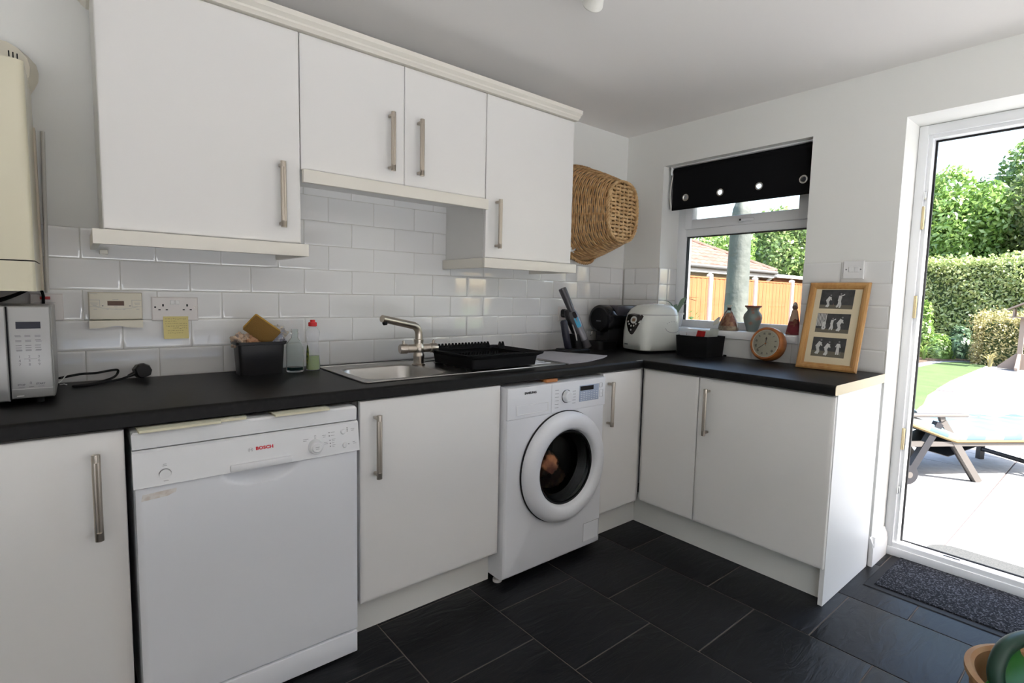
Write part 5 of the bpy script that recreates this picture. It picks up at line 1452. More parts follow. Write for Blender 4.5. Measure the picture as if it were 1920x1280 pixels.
# ================================================================== wicker basket on the wall
WK = mat('wicker', (0.60, 0.37, 0.17), .5, noise=(30, (0.40, 0.22, 0.085), .36, .6), bump=(60, .4, .002))
WKL = mat('pale_wicker', (0.70, 0.48, 0.25), .5, noise=(30, (0.50, 0.30, 0.13), .36, .6))
bk_ = thing('wicker_basket', (-.44, -.15, 1.43), 'brown wicker basket hung on the wall beside the window, base outwards', 'basket')
bcx0, bcz0 = -.440, 1.722
def bas(t):   # t 0 at rim (wall) .. 1 at base: centre x, centre z, half width, half height, y
    return (bcx0 + .055 * t, bcz0 - .010 * t, .238 - .108 * t ** 1.1, .268 - .100 * t ** 1.2, -.030 - .250 * t)
NS = 26
bm = B()
rows = 27
for k in range(rows):
    t_ = (k + .5) / rows; cxk, czk, w, h, y = bas(t_); pts = []
    n = NS * 4
    for i in range(n):
        a = 2 * PI * i / n; wv = .0028 * math.cos(NS * a / 2 + (PI if k % 2 else 0))
        sq = 1 / (abs(math.cos(a)) ** 2.6 + abs(math.sin(a)) ** 2.6) ** (1 / 2.6)
        pts.append((cxk + (w * sq + wv) * math.cos(a), y + .0015 * math.sin(3 * a + k), czk + (h * sq + wv) * math.sin(a)))
    tube(bm, pts, .0056, 6, closed=True)
add('woven_side', bm, WK, bk_, ang=80)
bm = B()
for i in range(NS):
    a = 2 * PI * (i + .5) / NS; pts = []
    for k in range(7):
        cxk, czk, w, h, y = bas(k / 6); sq = 1 / (abs(math.cos(a)) ** 2.6 + abs(math.sin(a)) ** 2.6) ** (1 / 2.6)
        pts.append((cxk + (w * sq) * math.cos(a), y, czk + (h * sq) * math.sin(a)))
    tube(bm, pts, .0040, 5)
add('stakes', bm, WK, bk_, ang=80)
bm = B()      # plaited border round the base, standing a little proud
cxk, czk, w, h, y = bas(1.0)
for s in range(3):
    pts = []
    for i in range(120):
        a = 2 * PI * i / 120; sq = 1 / (abs(math.cos(a)) ** 2.6 + abs(math.sin(a)) ** 2.6) ** (1 / 2.6); ph_ = 20 * a + s * 2 * PI / 3
        pts.append((cxk + (w * sq + .005 * math.cos(ph_)) * math.cos(a), y - .006 + .007 * math.sin(ph_), czk + (h * sq + .005 * math.cos(ph_)) * math.sin(a)))
    tube(bm, pts, .0055, 5, closed=True)
add('base_border', bm, WKL, bk_, ang=80)
bm = B()      # base weave: rows across slats
yb_ = y + .006
for j in range(15):
    z = czk - h * .88 + j * (h * 1.76 / 14)
    hw = w * max(0.1, 1 - abs((z - czk) / (h * 1.02)) ** 2.6) ** (1 / 2.6)
    pts = [(cxk - hw + 2 * hw * i / 24, yb_ - .004 * math.cos(PI * 5 * i / 24 + (PI if j % 2 else 0)), z + .002 * math.sin(i)) for i in range(25)]
    tube(bm, pts, .0085, 5)
add('woven_base', bm, WKL, bk_, ang=80)
bm = B()
for i in range(6):
    x = cxk - w * .7 + i * (w * 1.4 / 5); hh = h * max(.1, 1 - abs((x - cxk) / (w * 1.02)) ** 2.6) ** (1 / 2.6)
    tube(bm, [(x, yb_, czk - hh), (x, yb_ - .001, czk), (x, yb_, czk + hh)], .006, 5)
add('base_slats', bm, WKL, bk_, ang=80)
bm = B()      # thick plaited rim against the wall
cxk, czk, w, h, y = bas(0)
for s in range(3):
    pts = []
    for i in range(150):
        a = 2 * PI * i / 150; sq = 1 / (abs(math.cos(a)) ** 2.6 + abs(math.sin(a)) ** 2.6) ** (1 / 2.6); ph_ = 24 * a + s * 2 * PI / 3
        pts.append((cxk + (w * sq + .006 + .006 * math.cos(ph_)) * math.cos(a), -.020 + .007 * math.sin(ph_), czk + (h * sq + .006 + .006 * math.cos(ph_)) * math.sin(a)))
    tube(bm, pts, .0062, 5, closed=True)
add('rim', bm, WK, bk_, ang=80)
bm = B()      # carrying handle below
for s in range(3):
    pts = []
    for i in range(41):
        a = PI + PI * i / 40; ph_ = 14 * a + s * 2 * PI / 3
        pts.append((-.455 + (.105 + .005 * math.cos(ph_)) * math.cos(a), -.034 - .035 * math.sin(PI * i / 40) + .005 * math.sin(ph_), 1.487 + (.062 + .005 * math.cos(ph_)) * math.sin(a)))
    tube(bm, pts, .0060, 5)
add('carrying_handle', bm, WK, bk_, ang=80)
o = crumple('cloth_bundle', (-.545, -.065, 1.505), (.045, .028, .022), mat('white_cloth', (.74, .73, .72), .9), 'white cloth tucked behind the basket handle', 9)

# ================================================================== ceiling light
cl_ = thing('ceiling_light', (-1.40, -.895, ZC - .02), 'white ceiling spotlight fitting at the top of the picture', 'ceiling light')
bm = B(); lathe(bm, [(.0, -.001), (.05, -.001), (.052, -.010), (.046, -.018), (0, -.018)], (-1.49, -1.045, ZC), 'z', 36); add('ceiling_rose', bm, mat('lamp_white', (.76, .75, .70), .35), cl_)
bm = B(); tube(bm, [(-1.49, -1.045, ZC - .016), (-1.49, -1.045, ZC - .045)], .008, 10); add('arm', bm, MATS['lamp_white'], cl_)
dq = Vector((.32, .62, -.30)).normalized(); p0 = Vector((-1.49, -1.045, ZC - .050))
bm = B(); tube(bm, [p0 - dq * .03, p0 - dq * .02, p0 + dq * .035, p0 + dq * .058, p0 + dq * .062], [.015, .024, .030, .036, .034], 24); add('lamp_head', bm, MATS['lamp_white'], cl_)

# ================================================================== door mat
mt_ = thing('door_mat', (-.02, -1.96, 0), 'grey speckled barrier mat with a dark rubber border inside the door', 'mat')
bm = B(); loft(bm, [[(x, y, z) for x, y in rl2] for rl2, z in (([(-.226, -2.415), (.196, -2.415), (.196, -1.556), (-.226, -1.556)], .0008), ([(-.222, -2.411), (.192, -2.411), (.192, -1.560), (-.222, -1.560)], .0035))]); add('rubber_border', bm, RUB, mt_, smooth=False)
bm = B(); box(bm, -.187, .188, -2.405, -1.590, .0030, .0090, .0020)
CP = mat('speckled_carpet', (0.018, 0.019, 0.023), .95, spec=.1, noise=(150, (0.13, 0.135, 0.155), .50, .68), bump=(300, 1.0, .004))
add('carpet_pile', bm, CP, mt_)

# ================================================================== tub of garden things, bottom right corner
tb = thing('garden_tub', (-1.05, -2.20, 0.0), 'tan round tub at the bottom right corner of the picture', 'tub')
TAN = mat('tan_plastic', (0.40, 0.24, 0.115), .6, noise=(20, (0.38, 0.20, 0.09), .4, .6))
TC = (-1.07, -2.200)
bm = B(); lathe(bm, [(0, .0008), (.130, .0008), (.138, .006), (.168, .300), (.178, .310), (.178, .322), (.166, .326), (.158, .318), (.128, .02), (0, .014)], (TC[0], TC[1], 0), 'z', 56); add('tub_wall', bm, TAN, tb)
GRN = mat('dark_green_plastic', (0.004, 0.032, 0.018), .4); GRB = mat('bright_green_plastic', (0.008, 0.10, 0.006), .4)
wc = thing('watering_can', (-1.04, -2.21, .2), 'dark green plastic watering can with a thick loop handle in the tan tub', 'watering can')
bm = B(); loft(bm, [[(TC[0] + .045 + a, TC[1] - .01 + b, z) for a, b in rrect(w, h, r, 6)] for w, h, r, z in ((.15, .11, .05, .05), (.165, .125, .055, .30), (.16, .12, .05, .315))]); add('can_body', bm, GRN, wc)
bm = B(); tube(bm, spl([(-1.165, -2.100, .310), (-1.150, -2.090, .355), (-1.100, -2.098, .392), (-1.030, -2.125, .402), (-.970, -2.165, .390), (-.945, -2.195, .330)]), .0175, 14); add('loop_handle', bm, GRN, wc)
tr_ = thing('garden_scoop', (-1.2, -2.2, .25), 'bright green plastic scoop lying across the tan tub', 'scoop')
bm = B(); loops = []
for i in range(9):
    s = i / 8; cx_, cy_ = -1.230 + .19 * s, -2.095 - .075 * s; z_ = .322 + .030 * s; w_ = .030 + .045 * s
    loops.append([(cx_ + .62 * w_ * math.cos(a) * 1.0, cy_ + .78 * w_ * math.cos(a), z_ - .03 * math.sin(a) * s - .0) for a in [PI * k / 8 for k in range(9)]] + [(cx_ + .62 * (w_ - .003) * math.cos(a), cy_ + .78 * (w_ - .003) * math.cos(a), z_ + .003 - .03 * math.sin(a) * s) for a in [PI - PI * k / 8 for k in range(9)]])
loft(bm, loops); add('blade', bm, GRB, tr_)
bm = B(); tube(bm, [(-1.230, -2.095, .322), (-1.27, -2.080, .312)], [.014, .016], 12); add('grip', bm, GRB, tr_)
# ================================================================== outdoors
ZG = -0.12
GR = mat('earth_green', (0.10, 0.16, 0.05), .95, noise=(.6, (0.07, 0.10, 0.035), .4, .6))
bm = B(); box(bm, -30, 70, -45, 60, -.40, ZG - .05); struct('ground', bm, GR, label='ground around the house')
CONC = mat('pale_paving', (0.36, 0.36, 0.365), .85, noise=(14, (0.31, 0.31, 0.31), .35, .65), bump=(60, .25, .003), rand=.04)
JNT = mat('pinkish_joint', (0.125, 0.098, 0.096), .95)
bm = B(); box(bm, WT, 13.4, -13, -.05, ZG - .06, ZG - .006); patio = struct('patio', bm, JNT, label='pale paved patio outside the door')
_ps = {}
def slab_piece(x0, x1, y0, y1):
    w, h = round(x1 - x0 - .010, 3), round(y1 - y0 - .010, 3)
    if w < .05 or h < .05: return
    if (w, h) not in _ps:
        bm = B(); slab(bm, lambda u, v, d: (u, v, d), -w / 2, w / 2, -h / 2, h / 2, [(-.02, 0), (-.003, 0), (-.0008, .002), (0, .006)])
        finish(bm, True, 50); me = bpy.data.meshes.new('paving_slab'); bm.to_mesh(me); bm.free(); me.materials.append(CONC); _ps[(w, h)] = me
    o = bpy.data.objects.new('paving_slab', _ps[(w, h)]); COL.objects.link(o); o.parent = patio; o.location = ((x0 + x1) / 2, (y0 + y1) / 2, ZG)
for i in range(-2, 11):
    for j in range(-4, 3):
        xa = 1.045 + .597 * i; ya = -1.62 - .010 + .597 * j
        slab_piece(max(xa, WT + .0), xa + .597, ya - .597 + (.0 if j else 0), ya)
bm = B(); box(bm, 1.045 + .597 * 11, 13.4, -13, -.05, ZG - .05, ZG); box(bm, WT, 1.045 + .597 * 11, -13, -1.63 - .597 * 5, ZG - .05, ZG); add('far_paving', bm, CONC, patio, smooth=False)

bm = B(); box(bm, -9, WT, -13, YF - .2, ZG - .05, ZG); struct('bounce_ground', bm, mat('white_bounce_ground', (0.80, 0.80, 0.79), .8), label='unseen white ground added behind the camera to bounce light indoors')  # out-of-view bright ground, added to bounce sunlight up into the room
LAWN = mat('lawn_grass', (0.075, 0.125, 0.038), .9, noise=(3, (0.06, 0.105, 0.03), .4, .65), bump=(60, .6, .02))
bm = B()
lp = [(3.4, -.62), (5.0, -.52), (6.0, -.41), (6.9, -.26), (9, -.13), (12.6, -.06), (13.2, .10), (13.15, .45), (12.5, .68), (10.6, .76), (3.4, .55)]
prism(bm, lp, (lambda a, b: (a, b, ZG + .012), lambda a, b: (a, b, ZG - .03))); struct('lawn', bm, LAWN, label='mown lawn beside the patio')
bm = B()
a = 0
lp = [(3.4, .56), (10.6, .77), (12.5, .69), (13.16, .46), (13.22, .24), (13.5, .24), (13.45, .55), (12.7, .92), (10.6, 1.08), (3.4, .95)]
prism(bm, lp, (lambda a, b: (a, b, ZG + .005), lambda a, b: (a, b, ZG - .03))); struct('garden_path', bm, mat('blue_slate_chips', (0.17, 0.18, 0.20), .9, noise=(40, (0.11, 0.115, 0.13), .4, .6), bump=(50, .8, .02)), label='blue-grey slate path beside the lawn')
bm = B(); lp = [(3.4, .96), (10.6, 1.09), (12.7, .93), (13.46, .56), (13.51, .23), (14.9, .23), (19, .23), (19, 3.7), (3.4, 3.7)]
prism(bm, lp, (lambda a, b: (a, b, ZG + .01), lambda a, b: (a, b, ZG - .03))); struct('flower_bed', bm, mat('soil', (0.07, 0.045, 0.03), .95, noise=(8, (0.11, 0.08, 0.05), .4, .6), bump=(20, .8, .03)), label='soil bed below the hedge')

bm = B(); box(bm, -14, 6.0, -17, -13, ZG, 5.4); struct('sky_block_house', bm, mat('block_house_brown', (.20, .13, .10), .9), label='unseen house added behind the camera to shut off the low sky')  # out-of-view block, added to hide the sky from the rear window
# mat outside the door
bm = B(); lp = [(.685 + a, -1.98 + b) for a, b in rrect(.38, .80, .12, 8)]
prism(bm, lp, (lambda a, b: (a, b, ZG + .010), lambda a, b: (a, b, ZG + .0006)))
solo('outdoor_mat', bm, mat('grey_coir', (0.070, 0.071, 0.069), .95, noise=(120, (0.050, 0.052, 0.052), .4, .6), bump=(200, .6, .003)), 'grey mat with rounded corners on the patio outside the door', 'mat')

# ---- foliage
def leaves(name, pts, nrm, size, mt, parent, seed=0, ratio=.55, jit=.9):
    r = np.random.default_rng(seed); n = len(pts)
    d = nrm + r.normal(0, jit, (n, 3)); d /= np.linalg.norm(d, axis=1)[:, None] + 1e-9
    up = r.normal(0, 1, (n, 3)); s = np.cross(d, up); s /= np.linalg.norm(s, axis=1)[:, None] + 1e-9
    t = np.cross(d, s); sz = size * r.uniform(.6, 1.35, n)[:, None]
    a = s * sz; b = t * sz * ratio
    v = np.stack([pts - a, pts - b * .9 + a * .05, pts + a, pts + b * .9 + a * .05], 1).reshape(-1, 3)
    M = np.array(root_matrix(parent).inverted()); v = v @ M[:3, :3].T + M[:3, 3]
    me = bpy.data.meshes.new(name)
    me.vertices.add(4 * n); me.vertices.foreach_set('co', v.astype(np.float32).ravel())
    me.loops.add(4 * n); me.loops.foreach_set('vertex_index', np.arange(4 * n, dtype=np.int32))
    me.polygons.add(n); me.polygons.foreach_set('loop_start', np.arange(0, 4 * n, 4, dtype=np.int32))
    me.update(calc_edges=True); me.validate()
    me.materials.append(mt)
    o = bpy.data.objects.new(name, me); COL.objects.link(o); o.parent = parent
    return o
LM1 = leaf_mat('hedge_leaf', (0.22, 0.30, 0.09), (0.40, 0.48, 0.19), (0.60, 0.64, 0.35))
LM2 = leaf_mat('tree_leaf', (0.09, 0.17, 0.05), (0.18, 0.28, 0.08), (0.32, 0.42, 0.15))
LM3 = leaf_mat('olive_leaf', (0.12, 0.16, 0.06), (0.22, 0.27, 0.10), (0.36, 0.38, 0.18))
LM4 = leaf_mat('golden_leaf', (0.20, 0.20, 0.06), (0.40, 0.36, 0.16), (0.58, 0.52, 0.30))
LM5 = leaf_mat('fresh_leaf', (0.13, 0.24, 0.05), (0.22, 0.36, 0.09), (0.34, 0.48, 0.15))
LM6 = leaf_mat('blue_leaf', (0.07, 0.14, 0.08), (0.12, 0.21, 0.12), (0.22, 0.31, 0.19))
BARK = mat('bark', (0.13, 0.10, 0.075), .9, noise=(8, (0.08, 0.06, 0.045), .4, .6, (6, 6, 1)), bump=(20, .8, .02))
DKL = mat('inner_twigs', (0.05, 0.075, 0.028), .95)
def hedge(name, label, x0, x1, y0, y1, h, n, size, mt, seed, wav=.12, core=True, cat='hedge'):
    t = thing(name, ((x0 + x1) / 2, (y0 + y1) / 2, ZG), label, cat)
    r = np.random.default_rng(seed); dx, dy = x1 - x0, y1 - y0
    areas = np.array([dy * h, dy * h, dx * h, dx * h, dx * dy]); f = r.choice(5, n, p=areas / areas.sum())
    u, v = r.uniform(0, 1, n), r.uniform(0, 1, n); P = np.zeros((n, 3)); N = np.zeros((n, 3))
    for k in range(5):
        q = f == k
        if k == 0: P[q] = np.stack([np.full(q.sum(), x0), y0 + dy * u[q], h * v[q]], 1); N[q] = (-1, 0, 0)
        if k == 1: P[q] = np.stack([np.full(q.sum(), x1), y0 + dy * u[q], h * v[q]], 1); N[q] = (1, 0, 0)
        if k == 2: P[q] = np.stack([x0 + dx * u[q], np.full(q.sum(), y0), h * v[q]], 1); N[q] = (0, -1, 0)
        if k == 3: P[q] = np.stack([x0 + dx * u[q], np.full(q.sum(), y1), h * v[q]], 1); N[q] = (0, 1, 0)
        if k == 4: P[q] = np.stack([x0 + dx * u[q], y0 + dy * v[q], np.full(q.sum(), h)], 1); N[q] = (0, 0, 1)
    bulge = wav * (np.sin(P[:, 1] * 2.3 + P[:, 2] * 1.7 + seed) + np.sin(P[:, 1] * 5.1 + P[:, 0] * 3.3 - P[:, 2] * 4.1))
    P += N * (bulge[:, None] * .5 + r.normal(-.04, .07, n)[:, None] * min(1, h))
    P[:, 2] += ZG
    leaves('foliage', P, N, size, mt, t, seed)
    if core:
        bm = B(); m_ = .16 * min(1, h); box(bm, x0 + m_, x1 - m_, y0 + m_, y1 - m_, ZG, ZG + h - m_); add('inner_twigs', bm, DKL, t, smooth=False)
    return t
def tree(name, label, x, y, h, rx, ry, rz, n, size, mt, seed, trunk=.12, lobes=24, cat='tree'):
    t = thing(name, (x, y, ZG), label, cat); r = np.random.default_rng(seed)
    C = np.array([x, y, ZG + h - rz]); L_ = []
    for k in range(lobes):
        d = r.normal(0, 1, 3); d /= np.linalg.norm(d); rad = r.uniform(.35, .85)
        L_.append((C + d * np.array([rx, ry, rz]) * rad * .75, r.uniform(.28, .44)))
    P, N = [], []
    for c, s in L_:
        m_ = n // lobes; d = r.normal(0, 1, (m_, 3)); d /= np.linalg.norm(d, axis=1)[:, None]
        k = r.uniform(.45, 1.05, (m_, 1)) ** .6
        P.append(c + d * k * s * np.array([rx, ry, rz])); N.append(d)
    P, N = np.concatenate(P), np.concatenate(N); P[:, 2] = np.maximum(P[:, 2], ZG + .1)
    leaves('foliage', P, N, size, mt, t, seed)
    bm = B(); tube(bm, [(x, y, ZG), (x + .05, y, ZG + h * .3), (x, y + .05, ZG + h * .62), (x + .05, y, ZG + h * .85)], [trunk, trunk * .8, trunk * .5, trunk * .15], 10)
    for k in range(6):
        c = L_[k][0]; z_ = ZG + h * (.3 + .06 * k); tube(bm, [(x, y, z_), tuple((np.array([x, y, z_]) + c) / 2 + np.array([0, 0, .15])), tuple(c)], [trunk * .45, trunk * .3, trunk * .1], 7)
    add('trunk', bm, BARK, t)
    return t
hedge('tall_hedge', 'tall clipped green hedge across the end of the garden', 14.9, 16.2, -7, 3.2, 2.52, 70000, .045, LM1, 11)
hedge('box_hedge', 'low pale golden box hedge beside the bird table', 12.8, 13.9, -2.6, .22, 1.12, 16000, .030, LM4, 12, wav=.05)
# shrubs and plants along the bed
def shrub(name, label, x, y, h, rx, ry, n, size, mt, seed):
    t = thing(name, (x, y, ZG), label, 'shrub'); r = np.random.default_rng(seed)
    d = r.normal(0, 1, (n, 3)); d[:, 2] = np.abs(d[:, 2]); d /= np.linalg.norm(d, axis=1)[:, None]
    k = r.uniform(.5, 1.05, (n, 1)) ** .5; P = np.array([x, y, ZG]) + d * k * np.array([rx, ry, h]) * (1 + .12 * np.sin(d[:, :1] * 9 + seed) * np.cos(d[:, 2:3] * 8))
    leaves('foliage', P, d, size, mt, t, seed)
    bm = B()
    for i in range(5):
        a = 2 * PI * i / 5; tube(bm, [(x + .03 * math.cos(a), y + .03 * math.sin(a), ZG), (x + rx * .5 * math.cos(a), y + ry * .5 * math.sin(a), ZG + h * .7)], [.018, .006], 6)
    add('stems', bm, BARK, t); return t
shrub('green_shrub', 'rounded fresh green shrub low beside the slate path', 13.75, 1.05, .62, .38, .36, 2200, .045, LM5, 21)
shrub('dark_shrub', 'dark green shrub between the path and the tall hedge', 14.28, .72, .80, .34, .30, 1800, .055, LM6, 22)
shrub('tall_shrub', 'loose upright light green shrub near the door jamb', 14.30, 1.50, 1.45, .30, .28, 1800, .05, LM5, 23)
shrub('pale_shrub', 'pale flowering shrub in front of the tall hedge', 14.35, 2.3, 1.75, .26, .35, 1600, .05, LM4, 24)
shrub('brown_shrub', 'brownish low shrub at the far corner of the lawn', 14.15, .40, .45, .24, .14, 800, .04, LM3, 25)
def grass_clump(label, x, y, h, n, seed, mt=LM5):
    t = thing('grass_clump', (x, y, ZG), label, 'plant'); rr = random.Random(seed)
    for k in range(n):
        a = rr.uniform(0, 2 * PI); l = rr.uniform(.5, 1) * h; o = rr.uniform(.2, .55) * h
        blade([(x + .03 * math.cos(a), y + .03 * math.sin(a), ZG), (x + o * .35 * math.cos(a), y + o * .35 * math.sin(a), ZG + l * .75), (x + o * math.cos(a), y + o * math.sin(a), ZG + l * .9)], .014, 'blade', mt, t)
grass_clump('spiky grass clump nearest the door jamb by the slate path', 12.95, 1.12, .42, 26, 31)
grass_clump('tall blue-green grass clump in front of the tall hedge', 13.75, .70 + .02, .55, 22, 32, LM6)
grass_clump('yellow-white flower spikes before the box hedge', 12.45, -.15, .45, 20, 33, LM4)
grass_clump('pale flower spikes right of the bird table', 12.4, -1.25, .50, 20, 34, LM4)

TR = [('broadleaf_tree', 'large green tree behind the hedge seen left in the doorway', 19.0, 3.2, 6.6, 2.4, 2.2, 3.1, 34000, .085, LM2, 41),
      ('broadleaf_tree', 'dense green tree filling the middle of the doorway view', 21.5, .7, 7.4, 2.4, 2.4, 3.6, 36000, .09, LM2, 42),
      ('olive_tree', 'tall paler tree at the right edge of the doorway view', 18.0, -1.4, 7.4, 2.0, 2.3, 3.5, 36000, .08, LM3, 43),
      ('broadleaf_tree', 'tree low behind the hedge between the two taller trees', 17.9, 1.5, 5.9, 1.5, 1.7, 2.8, 28000, .08, LM5, 44),
      ('conifer', 'dark tree above the garage roof at the left of the window', 16.5, 11.8, 5.2, 1.8, 1.9, 2.2, 14000, .10, LM6, 45),
      ('broadleaf_tree', 'airy tree with a bare trunk right of the parasol', 25.0, 9.6, 6.8, 2.2, 2.4, 3.0, 17000, .11, LM2, 46),
      ('broadleaf_tree', 'light green tree behind the garage corner', 20.6, 10.4, 5.0, 2.0, 2.0, 2.2, 14000, .10, LM5, 47),
      ('broadleaf_tree', 'yellow-green tree at the right edge of the window', 29.0, 8.0, 7.0, 2.0, 2.4, 3.1, 14000, .11, LM3, 48),
      ('low_tree', 'dark low tree above the far fence in the window', 23.2, 6.6, 3.6, 2.2, 1.6, 1.7, 14000, .09, LM1, 49)]
for a in TR: tree(*a)

# ---- parasol in its cover, seen through the window
ps = thing('covered_parasol', (2.5, .50, ZG), 'closed parasol in a grey-green cover outside the window', 'parasol')
bm = B(); n = 24; loops = []
for z, r in ((.45, .085), (.50, .105), (.80, .118), (1.2, .112), (1.7, .104), (2.05, .098), (2.16, .088), (2.22, .066), (2.25, .03)):
    loops.append([(2.5 + (r + .006 * math.sin(5 * a + z * 4)) * math.cos(a), .50 + (r + .006 * math.cos(4 * a + z * 3)) * math.sin(a), z) for a in [2 * PI * i / n for i in range(n)]])
loft(bm, loops); add('cover', bm, mat('grey_green_cover', (0.070, 0.080, 0.070), .7, noise=(5, (0.095, 0.105, 0.09), .4, .6), bump=(14, .5, .02)), ps)
bm = B(); cyl(bm, (2.5, .5, ZG + .02), (2.5, .5, 2.42), .019, n=12); add('pole', bm, mat('pale_pole', (.62, .60, .55), .4), ps)
bm = B(); lathe(bm, [(0, .001), (.24, .001), (.24, .05), (.20, .07), (.05, .08), (.04, .18), (0, .18)], (2.5, .5, ZG), 'z', 32); add('base', bm, mat('grey_base', (.2, .2, .2), .7), ps)
shrub('window_shrub', 'small bright green shrub outside the left of the window', 2.45, .98, 1.20, .20, .18, 500, .035, LM5, 51)

# ---- boundary fence
FY = 3.8
fe = thing('garden_fence', (9.7, FY, ZG), 'orange-brown boarded garden fence with white concrete posts', 'fence')
FENW = mat('orange_fence_board', (0.26, 0.098, 0.034), .8, noise=(5, (0.22, 0.076, 0.025), .35, .65, (6, 6, 1)), rand=.10)
PST = mat('concrete_post', (0.62, 0.60, 0.57), .85)
bm = B(); slab(bm, BACK, -.047, .047, 0, 1.68, [(-.012, 0), (.0, 0), (.004, .003)]); finish(bm, False); bme = bpy.data.meshes.new('board'); bm.to_mesh(bme); bm.free(); bme.materials.append(FENW)
bm = B(); box(bm, -.055, .055, -.05, .05, 0, 1.86, .008); lathe(bm, [(.075, 1.845), (.075, 1.87), (.02, 1.90), (0, 1.90)], n=4); finish(bm, False); pme = bpy.data.meshes.new('post'); bm.to_mesh(pme); bm.free(); pme.materials.append(PST)
px_ = [3.62 + 2.03 * i for i in range(8)]
def child(me, name, parent, loc):
    o = bpy.data.objects.new(name, me); COL.objects.link(o); o.parent = parent; o.location = Vector(loc) - parent.location; return o
for i, x in enumerate(px_):
    child(pme, 'post', fe, (x, FY, ZG))
    if i == len(px_) - 1: break
    k = 0; xx = x + .075
    while xx < px_[i + 1] - .05:
        child(bme, 'board', fe, (xx + .03, FY + (.006 if k % 2 else 0), ZG + .12)); xx += .092; k += 1
bm = B()
for i in range(len(px_) - 1): box(bm, px_[i], px_[i + 1], FY - .012, FY + .045, ZG + 1.79, ZG + 1.82)
add('capping_rail', bm, FENW, fe, smooth=False)
bm = B()
for i in range(len(px_) - 1): box(bm, px_[i], px_[i + 1], FY - .02, FY + .02, ZG, ZG + .12)
add('gravel_board', bm, PST, fe, smooth=False)

# ---- neighbour's garage
ga = thing('garage', (9, 7.6, ZG), 'cream neighbouring garage with a red-brown tiled hipped roof', 'building')
bm = B(); box(bm, 2.5, 13.1, 5.3, 9.8, ZG, 2.02); add('wall', bm, mat('cream_render', (.42, .39, .33), .9), ga, smooth=False)
bm = B(); box(bm, 2.2, 13.35, 4.98, 5.02, 1.90, 2.08); box(bm, 2.2, 13.35, 5.0, 5.3, 1.90, 1.94); add('fascia', bm, mat('grey_fascia', (.36, .36, .36), .7), ga, smooth=False)
bm = B(); tube(bm, [(2.2, 4.93, 2.05), (13.38, 4.93, 2.05)], .05, 10); add('gutter', bm, mat('dark_gutter', (.10, .10, .10), .5), ga)
bm = B(); tube(bm, [(13.34, 4.95, 2.0), (13.30, 5.1, 1.85), (13.22, 5.25, 1.7), (13.2, 5.26, ZG)], .04, 8); add('downpipe', bm, mat('white_pipe', (.7, .7, .7), .4), ga)
RT = mat('roof_tile', (0.17, 0.095, 0.075), .85, noise=(4, (0.12, 0.065, 0.05), .35, .65), rand=.12)
EX, EY, EZ, RX, RY, RZ_ = 13.4, 4.95, 2.08, 10.8, 7.5, 3.30
nC = 10
for k in range(nC):            # courses of rolled tiles, each standing proud of the one below
    s0, s1 = k / nC, (k + 1.18) / nC
    f0 = lambda s: (EY + (RY - EY) * s, EZ + (RZ_ - EZ) * s)
    xr0 = EX + (RX - EX) * s0
    y0, z0 = f0(s0); y1, z1 = f0(min(s1, 1)); n = 150; bm = B(); A, Bv, Cv = [], [], []
    for i in range(n + 1):
        x = 2.2 + (xr0 - 2.2) * i / n; wv = .028 * abs(math.sin(x * PI / .30))
        A.append(bm.verts.new((x, y0, z0 + .035 + wv))); xx = min(x, EX + (RX - EX) * min(s1, 1)); Bv.append(bm.verts.new((xx, y1, z1 + .008 + wv))); Cv.append(bm.verts.new((x, y0, z0 - .02)))
    for i in range(n): bm.faces.new((A[i], A[i + 1], Bv[i + 1], Bv[i])); bm.faces.new((Cv[i], Cv[i + 1], A[i + 1], A[i]))
    add('tile_course', bm, RT, ga)
bm = B(); vv = [bm.verts.new(p) for p in ((EX, EY, EZ), (EX, 10.1, EZ), (RX, RY, RZ_))]; bm.faces.new(vv); q = [bm.verts.new(p) for p in ((EX, 10.1, EZ), (2.2, 10.1, EZ), (2.2, RY, RZ_), (RX, RY, RZ_))]; bm.faces.new(q); q = [bm.verts.new(p) for p in ((EX, EY, EZ - .02), (EX, 10.1, EZ - .02), (2.2, 10.1, EZ - .02), (2.2, EY, EZ - .02))]; bm.faces.new(q)
add('roof_slopes', bm, RT, ga, smooth=False)
bm = B(); tube(bm, [(EX, EY, EZ + .03), (RX, RY, RZ_ + .04)], .07, 8); tube(bm, [(RX, RY, RZ_ + .04), (2.2, RY, RZ_ + .04)], .08, 8); add('ridge_tiles', bm, RT, ga)
sh = thing('garden_shed', (15.6, 5.6, ZG), 'orange wooden shed with a pale flat roof behind the fence', 'shed')
bm = B(); box(bm, 13.9, 18.2, 5.25, 7.0, ZG, 1.93)
for i in range(20): box(bm, 13.9, 18.2, 5.235, 5.25, ZG + .02 + .1 * i, ZG + .095 + .1 * i)
add('wall', bm, FENW, sh, smooth=False)
bm = B(); box(bm, 13.7, 18.4, 5.05, 7.2, 1.93, 2.03, .01); add('roof', bm, mat('pale_felt', (.6, .59, .57), .9), sh)

